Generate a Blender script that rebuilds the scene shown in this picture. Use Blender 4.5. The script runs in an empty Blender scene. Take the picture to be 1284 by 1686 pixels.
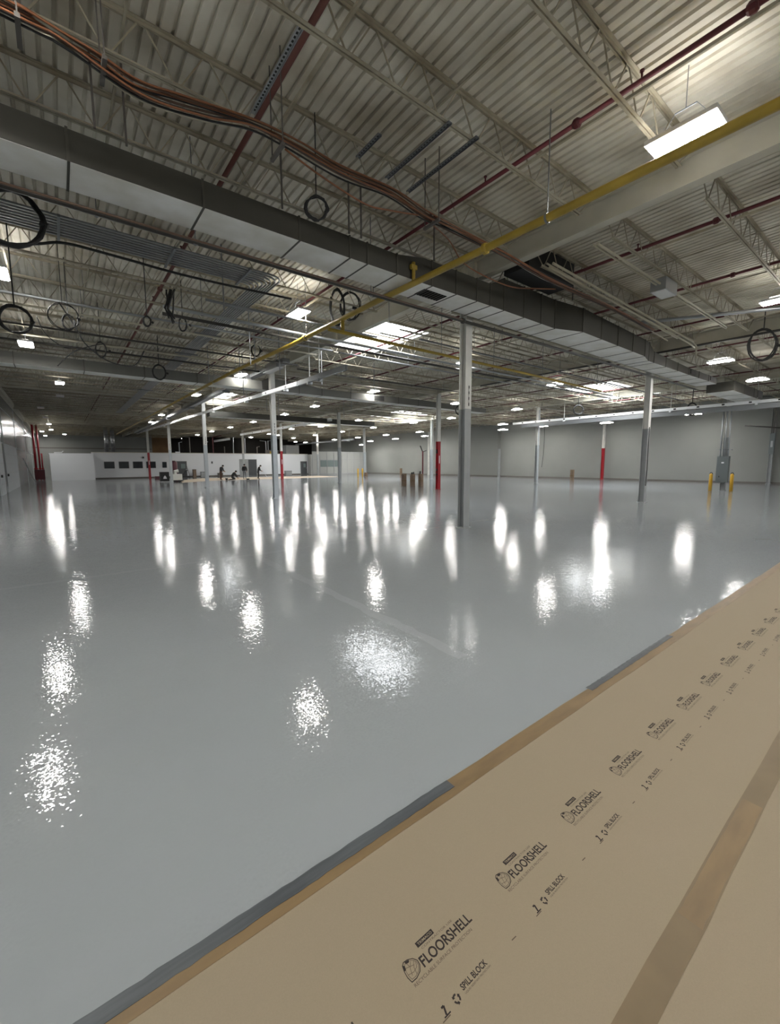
import bpy, bmesh, math, random
from mathutils import Vector, Matrix, Euler
random.seed(7)
S = bpy.context.scene
COL = S.collection
PI = math.pi
H = 1.7                                   # camera height

# ------------------------------------------------------------------ camera, world, exposure
def cam_axes(yaw, pitch, roll):
    cy, sy, cp, sp = math.cos(yaw), math.sin(yaw), math.cos(pitch), math.sin(pitch)
    f = Vector((sy*cp, cy*cp, sp)); r = Vector((cy, -sy, 0)); u = r.cross(f)
    c, s = math.cos(roll), math.sin(roll)
    return c*r + s*u, -s*r + c*u, f
r_, u_, f_ = cam_axes(.6608, -.1157, -.0054)
cam = bpy.data.cameras.new('camera'); co = bpy.data.objects.new('camera', cam); COL.objects.link(co)
m = Matrix((r_, u_, -f_)).transposed().to_4x4(); m.translation = Vector((0, 0, H)); co.matrix_world = m
cam.sensor_fit = 'VERTICAL'; cam.sensor_height = 24.0; cam.lens = 24.0*693.97/1686; cam.clip_start = .05; cam.clip_end = 300
S.camera = co
w = bpy.data.worlds.new('world'); S.world = w; w.use_nodes = True
w.node_tree.nodes['Background'].inputs[0].default_value = (.75, .85, 1, 1)
w.node_tree.nodes['Background'].inputs[1].default_value = .02
LAMP_E = 72.0
SKY_E = 10.0
S.view_settings.view_transform = 'Standard'; S.view_settings.look = 'None'
S.view_settings.gamma = 1; S.view_settings.use_curve_mapping = False
S.view_settings.exposure = 1.25
S.cycles.use_light_tree = True; S.cycles.caustics_reflective = False; S.cycles.caustics_refractive = False
S.cycles.max_bounces = 6; S.cycles.diffuse_bounces = 4; S.cycles.glossy_bounces = 3

# ------------------------------------------------------------------ materials
def mat(name, col, rough=.6, metal=0, noise=0, nscale=3, col2=None, bump=0, bscale=40, spec=.5, detail=4, stretch=None):
    M = bpy.data.materials.new(name); M.use_nodes = True; n = M.node_tree; b = n.nodes['Principled BSDF']
    b.inputs['Base Color'].default_value = (*col, 1); b.inputs['Roughness'].default_value = rough
    b.inputs['Metallic'].default_value = metal; b.inputs['Specular IOR Level'].default_value = spec
    tc = n.nodes.new('ShaderNodeTexCoord'); src = tc.outputs['Object']
    g = n.nodes.new('ShaderNodeNewGeometry'); src = g.outputs['Position']
    if stretch:
        mp = n.nodes.new('ShaderNodeMapping'); mp.inputs['Scale'].default_value = stretch
        n.links.new(src, mp.inputs[0]); src = mp.outputs[0]
    if noise:
        t = n.nodes.new('ShaderNodeTexNoise'); t.inputs['Scale'].default_value = nscale; t.inputs['Detail'].default_value = detail
        n.links.new(src, t.inputs['Vector'])
        cr = n.nodes.new('ShaderNodeValToRGB'); cr.color_ramp.elements[0].position = .32; cr.color_ramp.elements[1].position = .68
        c2 = col2 or tuple(c*(1-noise) for c in col)
        cr.color_ramp.elements[0].color = (*c2, 1); cr.color_ramp.elements[1].color = (*col, 1)
        n.links.new(t.outputs[0], cr.inputs[0]); n.links.new(cr.outputs[0], b.inputs['Base Color'])
    if bump:
        t = n.nodes.new('ShaderNodeTexNoise'); t.inputs['Scale'].default_value = bscale; t.inputs['Detail'].default_value = 2
        n.links.new(src, t.inputs['Vector'])
        bp = n.nodes.new('ShaderNodeBump'); bp.inputs['Strength'].default_value = 1; bp.inputs['Distance'].default_value = bump
        n.links.new(t.outputs[0], bp.inputs['Height']); n.links.new(bp.outputs[0], b.inputs['Normal'])
    return M
def emit(name, col, e):
    M = bpy.data.materials.new(name); M.use_nodes = True; n = M.node_tree; b = n.nodes['Principled BSDF']
    b.inputs['Base Color'].default_value = (.8, .8, .8, 1)
    b.inputs['Emission Color'].default_value = (*col, 1); b.inputs['Emission Strength'].default_value = e
    return M
M_FLOOR = mat('floor_epoxy', (.226, .243, .254), .05, noise=.08, nscale=.35, spec=.24)
def floor_bump(M, k=.78):
    # orange-peel texture of the rolled epoxy: small random tilts of the surface
    n = M.node_tree; b = n.nodes['Principled BSDF']; g = n.nodes.new('ShaderNodeNewGeometry')
    acc = n.nodes.new('ShaderNodeCombineXYZ'); acc.inputs[2].default_value = 1; out = acc.outputs[0]
    for sc, det, amp in ((3.0, 2, .018), (14, 1, .06), (62, 2, .23)):
        t = n.nodes.new('ShaderNodeTexNoise'); t.inputs['Scale'].default_value = sc; t.inputs['Detail'].default_value = det
        n.links.new(g.outputs['Position'], t.inputs['Vector'])
        a = n.nodes.new('ShaderNodeVectorMath'); a.operation = 'SUBTRACT'; a.inputs[1].default_value = (.5, .5, .5); n.links.new(t.outputs['Color'], a.inputs[0])
        m1 = n.nodes.new('ShaderNodeVectorMath'); m1.operation = 'MULTIPLY'; m1.inputs[1].default_value = (amp*k, amp*k, 0); n.links.new(a.outputs[0], m1.inputs[0])
        ad = n.nodes.new('ShaderNodeVectorMath'); ad.operation = 'ADD'; n.links.new(out, ad.inputs[0]); n.links.new(m1.outputs[0], ad.inputs[1]); out = ad.outputs[0]
    nz = n.nodes.new('ShaderNodeVectorMath'); nz.operation = 'NORMALIZE'; n.links.new(out, nz.inputs[0]); n.links.new(nz.outputs[0], b.inputs['Normal'])
M_FLOOR.node_tree.nodes['Principled BSDF'].inputs['IOR'].default_value = 1.33
floor_bump(M_FLOOR)
M_BAND = mat('floor_epoxy_lapped', (.262, .28, .292), .04, spec=.45)
floor_bump(M_BAND, .6)
M_DECK = mat('deck_cream', (.74, .71, .62), .62, noise=.28, nscale=.9, col2=(.40, .36, .28), spec=.3)
M_JOIST = mat('joist_cream', (.46, .425, .33), .6, noise=.3, nscale=2, col2=(.27, .235, .17), spec=.3)
M_BEAM = mat('girder_cream', (.55, .53, .45), .55, noise=.2, nscale=1.2, spec=.3)
M_WHITE = mat('column_white', (.60, .60, .57), .45, noise=.12, nscale=3)
M_COLGREY = mat('column_grey', (.30, .315, .32), .4, noise=.1, nscale=3)
M_COLLIGHT = mat('column_lightgrey', (.40, .43, .45), .4, noise=.1, nscale=3)
M_RED = mat('red_paint', (.30, .012, .02), .4)
M_REDPIPE = mat('red_pipe', (.085, .008, .014), .5)
M_REDOLD = mat('red_pipe_faded', (.12, .04, .032), .6)
M_WALL = mat('wall_grey', (.215, .22, .21), .6, noise=.07, nscale=.4, spec=.3)
M_WALLW = mat('wall_panel_grey', (.215, .225, .225), .22, noise=.06, nscale=.6, bump=.004, bscale=1.2)
M_DARK = mat('dark_unlit_space', (.012, .011, .010), .9, spec=.1)  # black standing in for the unlit depth beyond the office, also plain dark parts
M_BLACK = mat('black_rubber', (.012, .012, .012), .55)
M_BASE = mat('baseboard_dark', (.10, .09, .08), .6)
M_OFFICE = mat('office_white', (.64, .66, .69), .5)
M_PART = mat('partition_grey', (.33, .34, .33), .5)
M_GLASS = mat('window_dark_glass', (.03, .035, .04), .08)
M_GLASS2 = mat('window_green_glass', (.16, .20, .20), .15)
M_DOOR = mat('door_dark', (.045, .05, .055), .4)
M_ORANGE = mat('tan_wall', (.16, .085, .03), .7, noise=.3, nscale=1)
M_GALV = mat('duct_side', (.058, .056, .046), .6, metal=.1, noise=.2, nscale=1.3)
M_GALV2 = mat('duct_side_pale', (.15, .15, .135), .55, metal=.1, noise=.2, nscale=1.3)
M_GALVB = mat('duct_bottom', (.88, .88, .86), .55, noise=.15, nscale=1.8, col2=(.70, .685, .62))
M_FLANGE = mat('duct_flange', (.075, .072, .06), .5, metal=.3)
M_STEEL = mat('galvanised', (.42, .44, .46), .35, metal=.7)
M_STEELD = mat('galvanised_dark', (.20, .21, .22), .4, metal=.6)
M_TRAY = mat('bus_silver', (.80, .82, .84), .3, metal=.25)
M_YEL = mat('yellow_gas_pipe', (.42, .29, .035), .45, noise=.3, nscale=2)
M_YELB = mat('yellow_bollard', (.62, .36, .03), .4)
M_PIPEBLK = mat('black_steel_pipe', (.035, .032, .028), .4)
M_PIPEGRY = mat('grey_conduit', (.24, .25, .26), .4, metal=.4)
M_PIPECRM = mat('cream_pipe', (.42, .39, .30), .5)
M_ORCAB = mat('orange_cable', (.19, .07, .028), .5)
M_BRCAB = mat('brown_cable', (.10, .055, .035), .5)
M_PAPER = mat('kraft_board', (.215, .176, .122), .75, noise=.06, nscale=260, bump=.00006, bscale=500, spec=.25)
M_TAPE = mat('tan_tape', (.150, .096, .038), .5, noise=.25, nscale=14, stretch=(.25, 1, 1))
M_TAPE2 = mat('seam_tape', (.125, .088, .042), .55, noise=.18, nscale=5)
M_DUCT = mat('grey_cloth_tape', (.030, .036, .041), .5, noise=.5, nscale=45, col2=(.055, .064, .07), stretch=(.06, 1, 1), bump=.0003, bscale=60)
M_INK = mat('print_ink', (.022, .018, .016), .8, spec=.15)
M_INKL = mat('print_ink_light', (.075, .056, .04), .8, spec=.15)
M_KRAFT = mat('kraft_tube', (.20, .14, .095), .8, noise=.3, nscale=12)
M_LAMPB = mat('lamp_housing', (.65, .65, .65), .4)
M_LAMP = emit('lamp_lit', (1, .975, .93), LAMP_E)
M_UP = emit('added_uplight_glow', (1, .975, .93), LAMP_E*.21)  # added upward glow that brightens the roof deck
M_SKY = emit('skylight_lit', (.93, .96, 1), SKY_E)
M_PANEL = mat('electric_grey', (.115, .135, .14), .4)
M_SKIN = mat('skin', (.35, .2, .14), .5)
M_CLB = mat('cloth_black', (.012, .012, .014), .8)
M_CLBR = mat('cloth_brown', (.07, .03, .02), .8)
M_CLG = mat('cloth_grey', (.16, .17, .19), .8)
M_HAIR = mat('hair_dark', (.01, .008, .006), .7)
M_MACH = mat('machine_white', (.6, .6, .56), .4)
M_MAROON = mat('maroon_paint', (.07, .01, .02), .4)
M_SAND = mat('tan_bare_concrete', (.50, .42, .33), .7)

# ------------------------------------------------------------------ mesh builder
class MB:
    def __init__(s): s.v = []; s.f = []; s.mi = []; s.cur = 0
    def box(s, x0, x1, y0, y1, z0, z1):
        b = len(s.v)
        s.v += [(x, y, z) for z in (z0, z1) for x, y in ((x0, y0), (x1, y0), (x1, y1), (x0, y1))]
        for f in ((3, 2, 1, 0), (4, 5, 6, 7), (0, 1, 5, 4), (1, 2, 6, 5), (2, 3, 7, 6), (3, 0, 4, 7)):
            s.f.append([b+i for i in f]); s.mi.append(s.cur)
        return s
    def hexa(s, p):                                  # 8 corners: bottom 4, top 4
        b = len(s.v); s.v += [tuple(q) for q in p]
        for f in ((3, 2, 1, 0), (4, 5, 6, 7), (0, 1, 5, 4), (1, 2, 6, 5), (2, 3, 7, 6), (3, 0, 4, 7)):
            s.f.append([b+i for i in f]); s.mi.append(s.cur)
        return s
    def bar(s, a, b, w, h=None):                     # square bar between points
        a = Vector(a); b = Vector(b); d = (b-a).normalized(); h = h or w
        up = Vector((0, 0, 1)) if abs(d.z) < .95 else Vector((1, 0, 0))
        r = d.cross(up).normalized()*w/2; u = r.cross(d).normalized()*h/2
        return s.hexa([a-r-u, b-r-u, b+r-u, a+r-u, a-r+u, b-r+u, b+r+u, a+r+u])
    def tube(s, pts, r, n=8, cap=True):
        pts = [Vector(p) for p in pts]; b = len(s.v); N = len(pts); prev = None
        for i, p in enumerate(pts):
            d = (pts[min(i+1, N-1)]-pts[max(i-1, 0)]).normalized()
            if prev is None:
                up = Vector((0, 0, 1)) if abs(d.z) < .9 else Vector((1, 0, 0)); e = d.cross(up).normalized()
            else:
                e = (prev-d*prev.dot(d)).normalized()
            prev = e; g = d.cross(e); rr = r[i] if isinstance(r, (list, tuple)) else r
            for k in range(n):
                a = 2*PI*k/n; s.v.append(tuple(p+(e*math.cos(a)+g*math.sin(a))*rr))
        for i in range(N-1):
            for k in range(n):
                s.f.append([b+i*n+k, b+(i+1)*n+k, b+(i+1)*n+(k+1) % n, b+i*n+(k+1) % n]); s.mi.append(s.cur)
        if cap:
            s.f.append([b+k for k in range(n)]); s.mi.append(s.cur)
            s.f.append([b+(N-1)*n+k for k in range(n)][::-1]); s.mi.append(s.cur)
        return s
    def poly(s, pts):
        b = len(s.v); s.v += [tuple(p) for p in pts]; s.f.append(list(range(b, b+len(pts)))); s.mi.append(s.cur); return s
    def mesh(s, name, mats):
        me = bpy.data.meshes.new(name); me.from_pydata(s.v, [], s.f)
        for x in (mats if isinstance(mats, (list, tuple)) else [mats]): me.materials.append(x)
        for p, i in zip(me.polygons, s.mi): p.material_index = i
        bm = bmesh.new(); bm.from_mesh(me); bmesh.ops.recalc_face_normals(bm, faces=bm.faces); bm.to_mesh(me); bm.free()
        return me
    def build(s, name, mats, parent=None, loc=None, smooth=False):
        me = s.mesh(name, mats)
        if smooth:
            for p in me.polygons: p.use_smooth = len(p.vertices) == 4
        return link(name, me, parent, loc)
def link(name, me, parent=None, loc=None):
    o = bpy.data.objects.new(name, me); COL.objects.link(o)
    if parent is not None: o.parent = parent
    if loc is not None: o.location = loc
    return o
def tag(o, label, cat, group=None, kind=None):
    o['label'] = label; o['category'] = cat
    if group: o['group'] = group
    if kind: o['kind'] = kind
    return o
def thing(name, label, cat, loc=(0, 0, 0), group=None, rz=0):
    o = bpy.data.objects.new(name, None); COL.objects.link(o); o.location = loc; o.rotation_euler = (0, 0, rz); o.empty_display_size = .1
    return tag(o, label, cat, group)
def part(name, mb, m_, parent, world=True, smooth=False, label=None):
    o = mb.build(name, m_, parent, smooth=smooth)
    if world: o.location = -Vector(parent.location) if parent.parent is None else (0, 0, 0)
    if label: o['label'] = label
    return o
def struct(o): o['kind'] = 'structure'; return o
def dup(root, loc, label=None, group=None, rz=None):
    r = root.copy(); COL.objects.link(r); r.location = loc
    if rz is not None: r.rotation_euler = (0, 0, rz)
    if label: r['label'] = label
    if group: r['group'] = group
    for ch in list(root.children):
        c = ch.copy(); COL.objects.link(c); c.parent = r
        for g in ch.children:
            d = g.copy(); COL.objects.link(d); d.parent = c
    return r
def text_mb(txt, width, height, x, y, z, bold=.0):
    cu = bpy.data.curves.new('t', 'FONT'); cu.body = txt; cu.offset = bold; cu.resolution_u = 3
    ob = bpy.data.objects.new('t', cu); COL.objects.link(ob)
    dg = bpy.context.evaluated_depsgraph_get(); dg.update()
    me = bpy.data.meshes.new_from_object(ob.evaluated_get(dg))
    vs = [v.co.copy() for v in me.vertices]; fs = [list(p.vertices) for p in me.polygons]
    bpy.data.objects.remove(ob); bpy.data.curves.remove(cu); bpy.data.meshes.remove(me)
    x0 = min(v.x for v in vs); x1 = max(v.x for v in vs); y0 = min(v.y for v in vs); y1 = max(v.y for v in vs)
    return [(x+(v.x-x0)/(x1-x0)*width, y+(v.y-y0)/(y1-y0)*height, z) for v in vs], fs
def add_text(mb, *a, **k):
    vs, fs = text_mb(*a, **k); b = len(mb.v); mb.v += vs
    for f in fs: mb.f.append([b+i for i in f]); mb.mi.append(mb.cur)

# ------------------------------------------------------------------ grid
CX = [8.25, 19.29, 30.33]; CXE = 41.37
CY = [7.48, 19.72, 31.96, 44.20, 56.43]
X0, X1, Y0, Y1 = -2.7, 41.65, -8.0, 80.0
ZD = 6.56                                  # underside of roof deck

# ------------------------------------------------------------------ room shell
struct(MB().box(X0-.3, X1+.3, Y0-.3, Y1+.3, -.3, 0).build('floor', M_FLOOR))
struct(MB().box(X0-.3, X0, Y0, Y1, 0, ZD+.2).build('wall_left', M_WALLW))
wr = MB(); wr.box(X1, X1+.3, Y0, Y1, 0, ZD+.2)
struct(wr.build('wall_right', M_WALL))
struct(MB().box(X0-.3, X1+.3, Y0-.3, Y0, 0, ZD+.2).build('wall_front', M_WALL))
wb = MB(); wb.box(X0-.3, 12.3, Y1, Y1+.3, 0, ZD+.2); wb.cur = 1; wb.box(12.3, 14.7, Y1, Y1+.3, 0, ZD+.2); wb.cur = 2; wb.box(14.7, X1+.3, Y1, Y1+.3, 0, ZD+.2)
struct(wb.build('wall_back', [M_WALL, M_ORANGE, M_DARK]))  # black section has the darkness of the unlit far end painted in
struct(MB().box(X0, 12.2, Y1-.06, Y1, 4.1, 4.25).build('trim_1', M_BASE))
struct(MB().box(X1-.03, X1, Y0, Y1, 0, .13).build('baseboard_right', M_BASE))
# wall seams on the left wall
wl = MB()
for y in (10, 22, 34.2, 46.1, 58, 70): wl.box(X0, X0+.03, y-.05, y+.05, 0, ZD)
for z in (3.05, 5.3): wl.box(X0, X0+.02, Y0, Y1, z-.03, z+.03)
struct(wl.build('trim_2', M_COLGREY))
struct(MB().box(X0, X0+.25, Y0, Y1, 6.15, 6.45).build('trim_3', M_BEAM))
# glossy lapped bands in the floor coat
def wavy(x0, y0, x1, y1, wid, z, n=40, jit=.02):
    mb = MB(); d = Vector((x1-x0, y1-y0, 0)); L = d.length; d.normalize(); nn = Vector((-d.y, d.x, 0)); A = []; B = []
    for i in range(n+1):
        t = i/n*L; c = Vector((x0, y0, z))+d*t
        A.append(c+nn*(wid/2+random.uniform(-jit, jit))); B.append(c-nn*(wid/2+random.uniform(-jit, jit)))
    for i in range(n): mb.poly([A[i], A[i+1], B[i+1], B[i]])
    return mb
struct(wavy(2.68, 2.4, 2.74, 7.7, .14, .0012).build('trim_4', M_BAND))
struct(wavy(2.74, 7.7, 10, 8.05, .16, .0016).build('trim_5', M_BAND))
struct(wavy(-2.6, 7.75, 2.7, 7.75, .10, .0013).build('trim_6', M_BAND))
struct(wavy(11.95, 2.32, 12.3, 1.6, .12, .0013, 10).build('trim_11', M_BAND))

# roof deck with ribs along Y and openings for the skylights
SKY = [(9.1, 11.3, 12.1, 15.9), (26.9, 29.6, 12.5, 15.8), (31.3, 34.0, 12.4, 15.7), (25.6, 28.3, 31.2, 36.2), (29.0, 30.1, 31.5, 36.8), (8.75, 10.3, 30.1, 33.3), (22.1, 25.2, 41.0, 43.6)]
dk = MB(); P = .1524; x = X0
while x < X1:
    prof = [(x, ZD), (x+.098, ZD), (x+.110, ZD+.038), (x+.140, ZD+.038), (x+P, ZD)]
    segs = [(Y0, Y1)]
    for sx0, sx1, sy0, sy1 in SKY:
        if sx0-.02 < x+P/2 < sx1+.02:
            ns = []
            for a, b in segs:
                if sy0 > a and sy1 < b: ns += [(a, sy0), (sy1, b)]
                else: ns.append((a, b))
            segs = ns
    for a, b in segs:
        i0 = len(dk.v)
        for yy in (a, b): dk.v += [(px, yy, pz) for px, pz in prof]
        for k in range(4): dk.f.append([i0+k, i0+k+1, i0+5+k+1, i0+5+k]); dk.mi.append(0)
    x += P
struct(dk.build('ceiling', M_DECK))
names = ['bright skylight beside the yellow pipe, left of the tall column', 'bright far skylight left of the right-hand column', 'bright skylight just behind the right-hand white column', 'distant skylight above the grey duct, its wider left opening', 'distant skylight above the grey duct, its narrow right opening', 'small skylight behind the leftmost white bus duct', 'distant small skylight over the office partition']
for (a, b, c, d), nm in zip(SKY, names):
    t = thing('skylight', nm, 'skylight', ((a+b)/2, (c+d)/2, ZD))
    cb = MB()
    for q in ((a-.06, a, c-.06, d+.06), (b, b+.06, c-.06, d+.06), (a, b, c-.06, c), (a, b, d, d+.06)): cb.box(*q, ZD-.02, ZD+.42)
    part('curb', cb, M_WHITE, t)
    g = MB(); nx, ny = 6, 8
    def zz(i, j): return ZD+.42+.25*math.sin(PI*i/nx)*math.sin(PI*j/ny)
    for i in range(nx):
        for j in range(ny):
            q = []
            for di, dj in ((0, 0), (1, 0), (1, 1), (0, 1)):
                q.append((a+(b-a)*(i+di)/nx, c+(d-c)*(j+dj)/ny, zz(i+di, j+dj)))
            g.poly(q)
    part('dome', g, M_SKY, t)
    br = MB(); br.box((a+b)/2-.025, (a+b)/2+.025, c, d, ZD+.36, ZD+.41); part('glazing_bar', br, M_WHITE, t)

# ------------------------------------------------------------------ bar joists along X
def joist_parts(L):
    ZT, ZB = ZD-.005, 6.06
    top = MB()
    for s_ in (-1, 1):
        a, b = (.008, .05) if s_ > 0 else (-.05, -.008)
        top.box(0, L, a, b, ZT-.008, ZT); aa, bb = (.008, .014) if s_ > 0 else (-.014, -.008)
        top.box(0, L, aa, bb, ZT-.045, ZT-.008)
    bot = MB()
    for s_ in (-1, 1):
        a, b = (.008, .042) if s_ > 0 else (-.042, -.008)
        bot.box(.55, L-.55, a, b, ZB, ZB+.007); aa, bb = (.008, .014) if s_ > 0 else (-.014, -.008)
        bot.box(.55, L-.55, aa, bb, ZB+.007, ZB+.04)
    wb_ = MB(); n = round((L-1.2)/.67); st = (L-1.2)/n
    wb_.bar((.05, 0, ZT-.03), (.6, 0, ZB+.02), .016); wb_.bar((L-.05, 0, ZT-.03), (L-.6, 0, ZB+.02), .016)
    for k in range(n):
        xa = .6+k*st
        wb_.bar((xa+.03, 0, ZB+.02), (xa+st/2-.03, 0, ZT-.02), .016)
        wb_.bar((xa+st/2+.03, 0, ZT-.02), (xa+st-.03, 0, ZB+.02), .016)
    return top.mesh('top_chord', M_JOIST), bot.mesh('bottom_chord', M_JOIST), wb_.mesh('web', M_JOIST)
bays = [(X0+.02, CX[0]), (CX[0], CX[1]), (CX[1], CX[2]), (CX[2], X1-.02)]
bay_say = ['left wall bay', 'bay right of yellow pipe', 'third bay from left', 'right wall bay']
off = [-.34, -1.67, -3.21, -4.74, -6.27, -7.8, -9.34, -10.87]
def zone(y):
    if y < CY[0]: return 'before the first row of columns'
    for k in range(4):
        if y < CY[k+1]: return 'between the %s and %s rows of columns' % (('first', 'second', 'third', 'fourth')[k], ('second', 'third', 'fourth', 'fifth')[k])
    return 'beyond the fifth row of columns'
near = {(0, 4.27): 'cream bar joist overhead whose lower chord runs past the two slotted channels', (0, 2.74): 'cream bar joist nearest the top edge of the picture, ending at the big lamp', (0, 5.81): 'cream bar joist overhead with the coiled black cord hanging before it', (0, 7.14): 'cream bar joist overhead just above the big grey duct'}
for bi, (a, b) in enumerate(bays):
    L = b-a-.14; tm, bmh, wm = joist_parts(L)
    ys = sorted({round(c+o, 2) for c in CY+[68.67, 80.9] for o in off if Y0+.3 < c+o < Y1-.2})
    for y in ys:
        if bi >= 2 and y < -1: continue
        if any(sx0 < b-.3 and sx1 > a+.3 and False for sx0, sx1, *_ in SKY): continue
        lab = near.get((bi, y)); g = None
        if lab is None:
            lab = 'cream bar joist, %s, %s' % (bay_say[bi], zone(y).replace('rows of columns', 'column rows').replace('row of columns', 'column row')); g = 'roof joists, '+bay_say[bi]+', '+zone(y)
        t = thing('bar_joist', lab, 'joist', (a+.07, y, 0), g)
        link('top_chord', tm, t); link('bottom_chord', bmh, t); link('web', wm, t)

# ------------------------------------------------------------------ girders
def ibeam(L, d, bf, tf=.018, tw=.012):
    mb = MB(); mb.box(0, L, -bf/2, bf/2, 0, tf); mb.box(0, L, -bf/2, bf/2, d-tf, d); mb.box(0, L, -tw/2, tw/2, tf, d-tf); return mb
rows = [Y0]+CY+[68.67, Y1]
for ci, cx in enumerate(CX):
    for k in range(len(rows)-1):
        a, b = rows[k], rows[k+1]
        lab = 'cream girder over the %s column line, %s' % (('left', 'middle', 'right')[ci], zone((a+b)/2).replace('rows of columns', 'rows').replace('row of columns', 'row') if k < 5 else ('over the low white office' if k == 5 else 'at the dark far end of the hall'))
        t = thing('girder', lab, 'girder', (cx, a, 6.05), rz=PI/2)
        L = b-a-.02; ibeam(L, .45, .20).build('flange_and_web', M_BEAM, t)
        st = MB()
        for xx in (.3, L/2, L-.3):
            for s_ in (-1, 1): st.box(xx-.006, xx+.006, s_*.008 if s_ > 0 else -.095, .095 if s_ > 0 else -.008, .018, .432)
        st.build('stiffener_plates', M_BEAM, t)
xg = [(1, 0), (2, 0), (3, 0), (4, 0), (2, 1), (3, 1), (4, 1), (1, -1), (2, -1), (3, -1), (4, -1), (1, 2), (2, 2), (3, 2)]
say_row = ['first', 'second', 'third', 'fourth', 'fifth']
for rj, bi in xg:
    a = X0+.05 if bi < 0 else CX[bi]; b = CX[bi+1] if bi < 2 else X1-.02
    if bi == -1 and rj == 1: continue
    z = 5.95 if bi == 0 else 6.0
    t = thing('cross_girder', 'cream cross girder on the %s column row, %s' % (say_row[rj], ['left wall bay', 'bay right of yellow pipe', 'third bay', 'right wall bay'][bi+1]), 'girder', (a+.13, CY[rj], z))
    ibeam(b-a-.26, .42, .18).build('flange_and_web', M_BEAM, t)

# bridging angles across the joists
for i, x in enumerate([-.6, 2.58, 5.78, 10.05, 13.35, 17.3, 21.0, 24.6, 28.2, 33.0, 37.5]):
    mb = MB(); mb.box(x, x+.035, Y0+.1, Y1-.1, 6.075, 6.08); mb.box(x, x+.005, Y0+.1, Y1-.1, 6.08, 6.11)
    tag(mb.build('joist_bridging', M_JOIST), 'cream bridging angle on the joists, ' + ['nearest the left wall', 'beside the faded red pipe', 'beside the dark red pipe left of the yellow pipe', 'just right of the yellow pipe', 'beside the third red pipe', 'midway before the middle column line', 'past the middle column line', 'left of the far skylights', 'over the far skylights', 'right of the electric panel column', 'nearest the right wall'][i], 'bridging')
for i, x in enumerate([.9, 4.4, 12.0, 15.6]):
    mb = MB(); mb.box(x, x+.025, Y0+.1, Y1-.1, ZD-.075, ZD-.055)
    tag(mb.build('bridging_rod', M_JOIST), 'thin dark bridging rod close under the roof deck, ' + ['left of the faded red pipe', 'between the two nearest red pipes', 'second bay, nearer the yellow pipe', 'second bay, nearer the middle columns'][i], 'bridging')

# ------------------------------------------------------------------ columns
def column_mesh(top, low, split=3.05, ztop=6.04, s=.22):
    mb = MB(); h = s/2; tf = .016
    for z0, z1, c in ((.02, split, 1), (split, ztop-.015, 0)):
        mb.cur = c
        mb.box(-h, h, -h, -h+tf, z0, z1); mb.box(-h, h, h-tf, h, z0, z1); mb.box(-tf/2, tf/2, -h+tf, h-tf, z0, z1)
    return mb
cols = [(0, 0, M_COLGREY, 'tall column nearest the camera, white above and grey below'), (1, 0, M_COLGREY, 'white and grey column under the end of the big duct at right'), (2, 0, M_COLGREY, 'column carrying the grey electric panel between two yellow bollards'),
        (0, 1, M_COLLIGHT, 'pale column at left standing behind the silver bus duct'), (1, 1, M_RED, 'column painted red to the height of the doors, behind the nearest tall column'), (2, 1, M_COLGREY, 'slender grey and white column with a hanging cord, before the right wall'),
        (0, 2, M_COLLIGHT, 'pale column left of the standing workers'), (1, 2, M_COLLIGHT, 'pale column midway between the office and the red column'), (2, 2, M_COLLIGHT, 'pale column with conduit just left of the nearest red column'),
        (0, 3, M_COLLIGHT, 'pale column beside the white floor machine'), (1, 3, M_RED, 'red-based column right of the pale left column, by the office'), (2, 3, M_COLLIGHT, 'pale column with a brown base beside two thin yellow bollards'),
        (0, 4, M_RED, 'red-based column before the dark office windows'), (1, 4, M_COLLIGHT, 'pale column behind the worker seen from behind'), (2, 4, M_COLLIGHT, 'pale column before the grey panel partition')]
for i, j, low, lab in cols:
    z = 6.04 if (i or j) else 6.04
    t = thing('steel_column', lab, 'column', (CX[i], CY[j], 0))
    column_mesh(M_WHITE, low).build('shaft', [M_WHITE, low], t)
    MB().box(-.15, .15, -.15, .15, 0, .02).build('base_plate', low, t)
    MB().box(-.13, .13, -.13, .13, 6.025, 6.045).build('cap_plate', M_BEAM, t)
    if (i, j) in ((0, 0), (0, 1), (0, 2), (0, 3)):
        mb = MB(); mb.box(.0, .035, -.113, -.111, 3.12, 3.62); o = mb.build('number_sticker', M_BLACK, t); o['label'] = 'dark vertical strip with pale marks'
        mb = MB()
        for k, c in enumerate('823'): pass
        for q in range(3): mb.box(.008, .027, -.1155, -.1135, 3.2+q*.14, 3.27+q*.14)
        mb.build('mark', M_WHITE, o)
    if low is M_RED:
        mb = MB(); mb.box(-.03, .03, -.113, -.111, 1.65, 2.15); o = mb.build('white_sticker', M_OFFICE, t)
    if (i, j) == (1, 1):
        mb = MB(); mb.box(-.17, -.11, -.05, .05, 2.3, 2.55); mb.box(-.16, -.112, -.04, .04, 1.2, 1.32); mb.box(-.16, -.112, -.04, .04, .9, 1.0); mb.build('switch_box', M_BLACK, t)
    if (i, j) in ((2, 2), (2, 3), (2, 1)):
        mb = MB(); mb.tube([(-.15, -.14, .3), (-.15, -.14, 5.8)], .025); mb.tube([(-.08, -.14, .9), (-.08, -.14, 5.8)], .02); mb.box(-.2, -.05, -.2, -.12, .8, 1.1) if (i, j) != (2, 1) else None
        mb.build('conduit', M_COLLIGHT, t)
wc = [(CY[0], M_COLGREY, 'half-buried grey wall column at the right edge of the picture'), (CY[1], M_RED, 'red-based wall column on the right wall'), (CY[2], M_COLGREY, 'thin grey wall column left of the pale column with the cord'), (CY[3], M_WHITE, 'wall column on the far right wall behind the red fire stand')]
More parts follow.
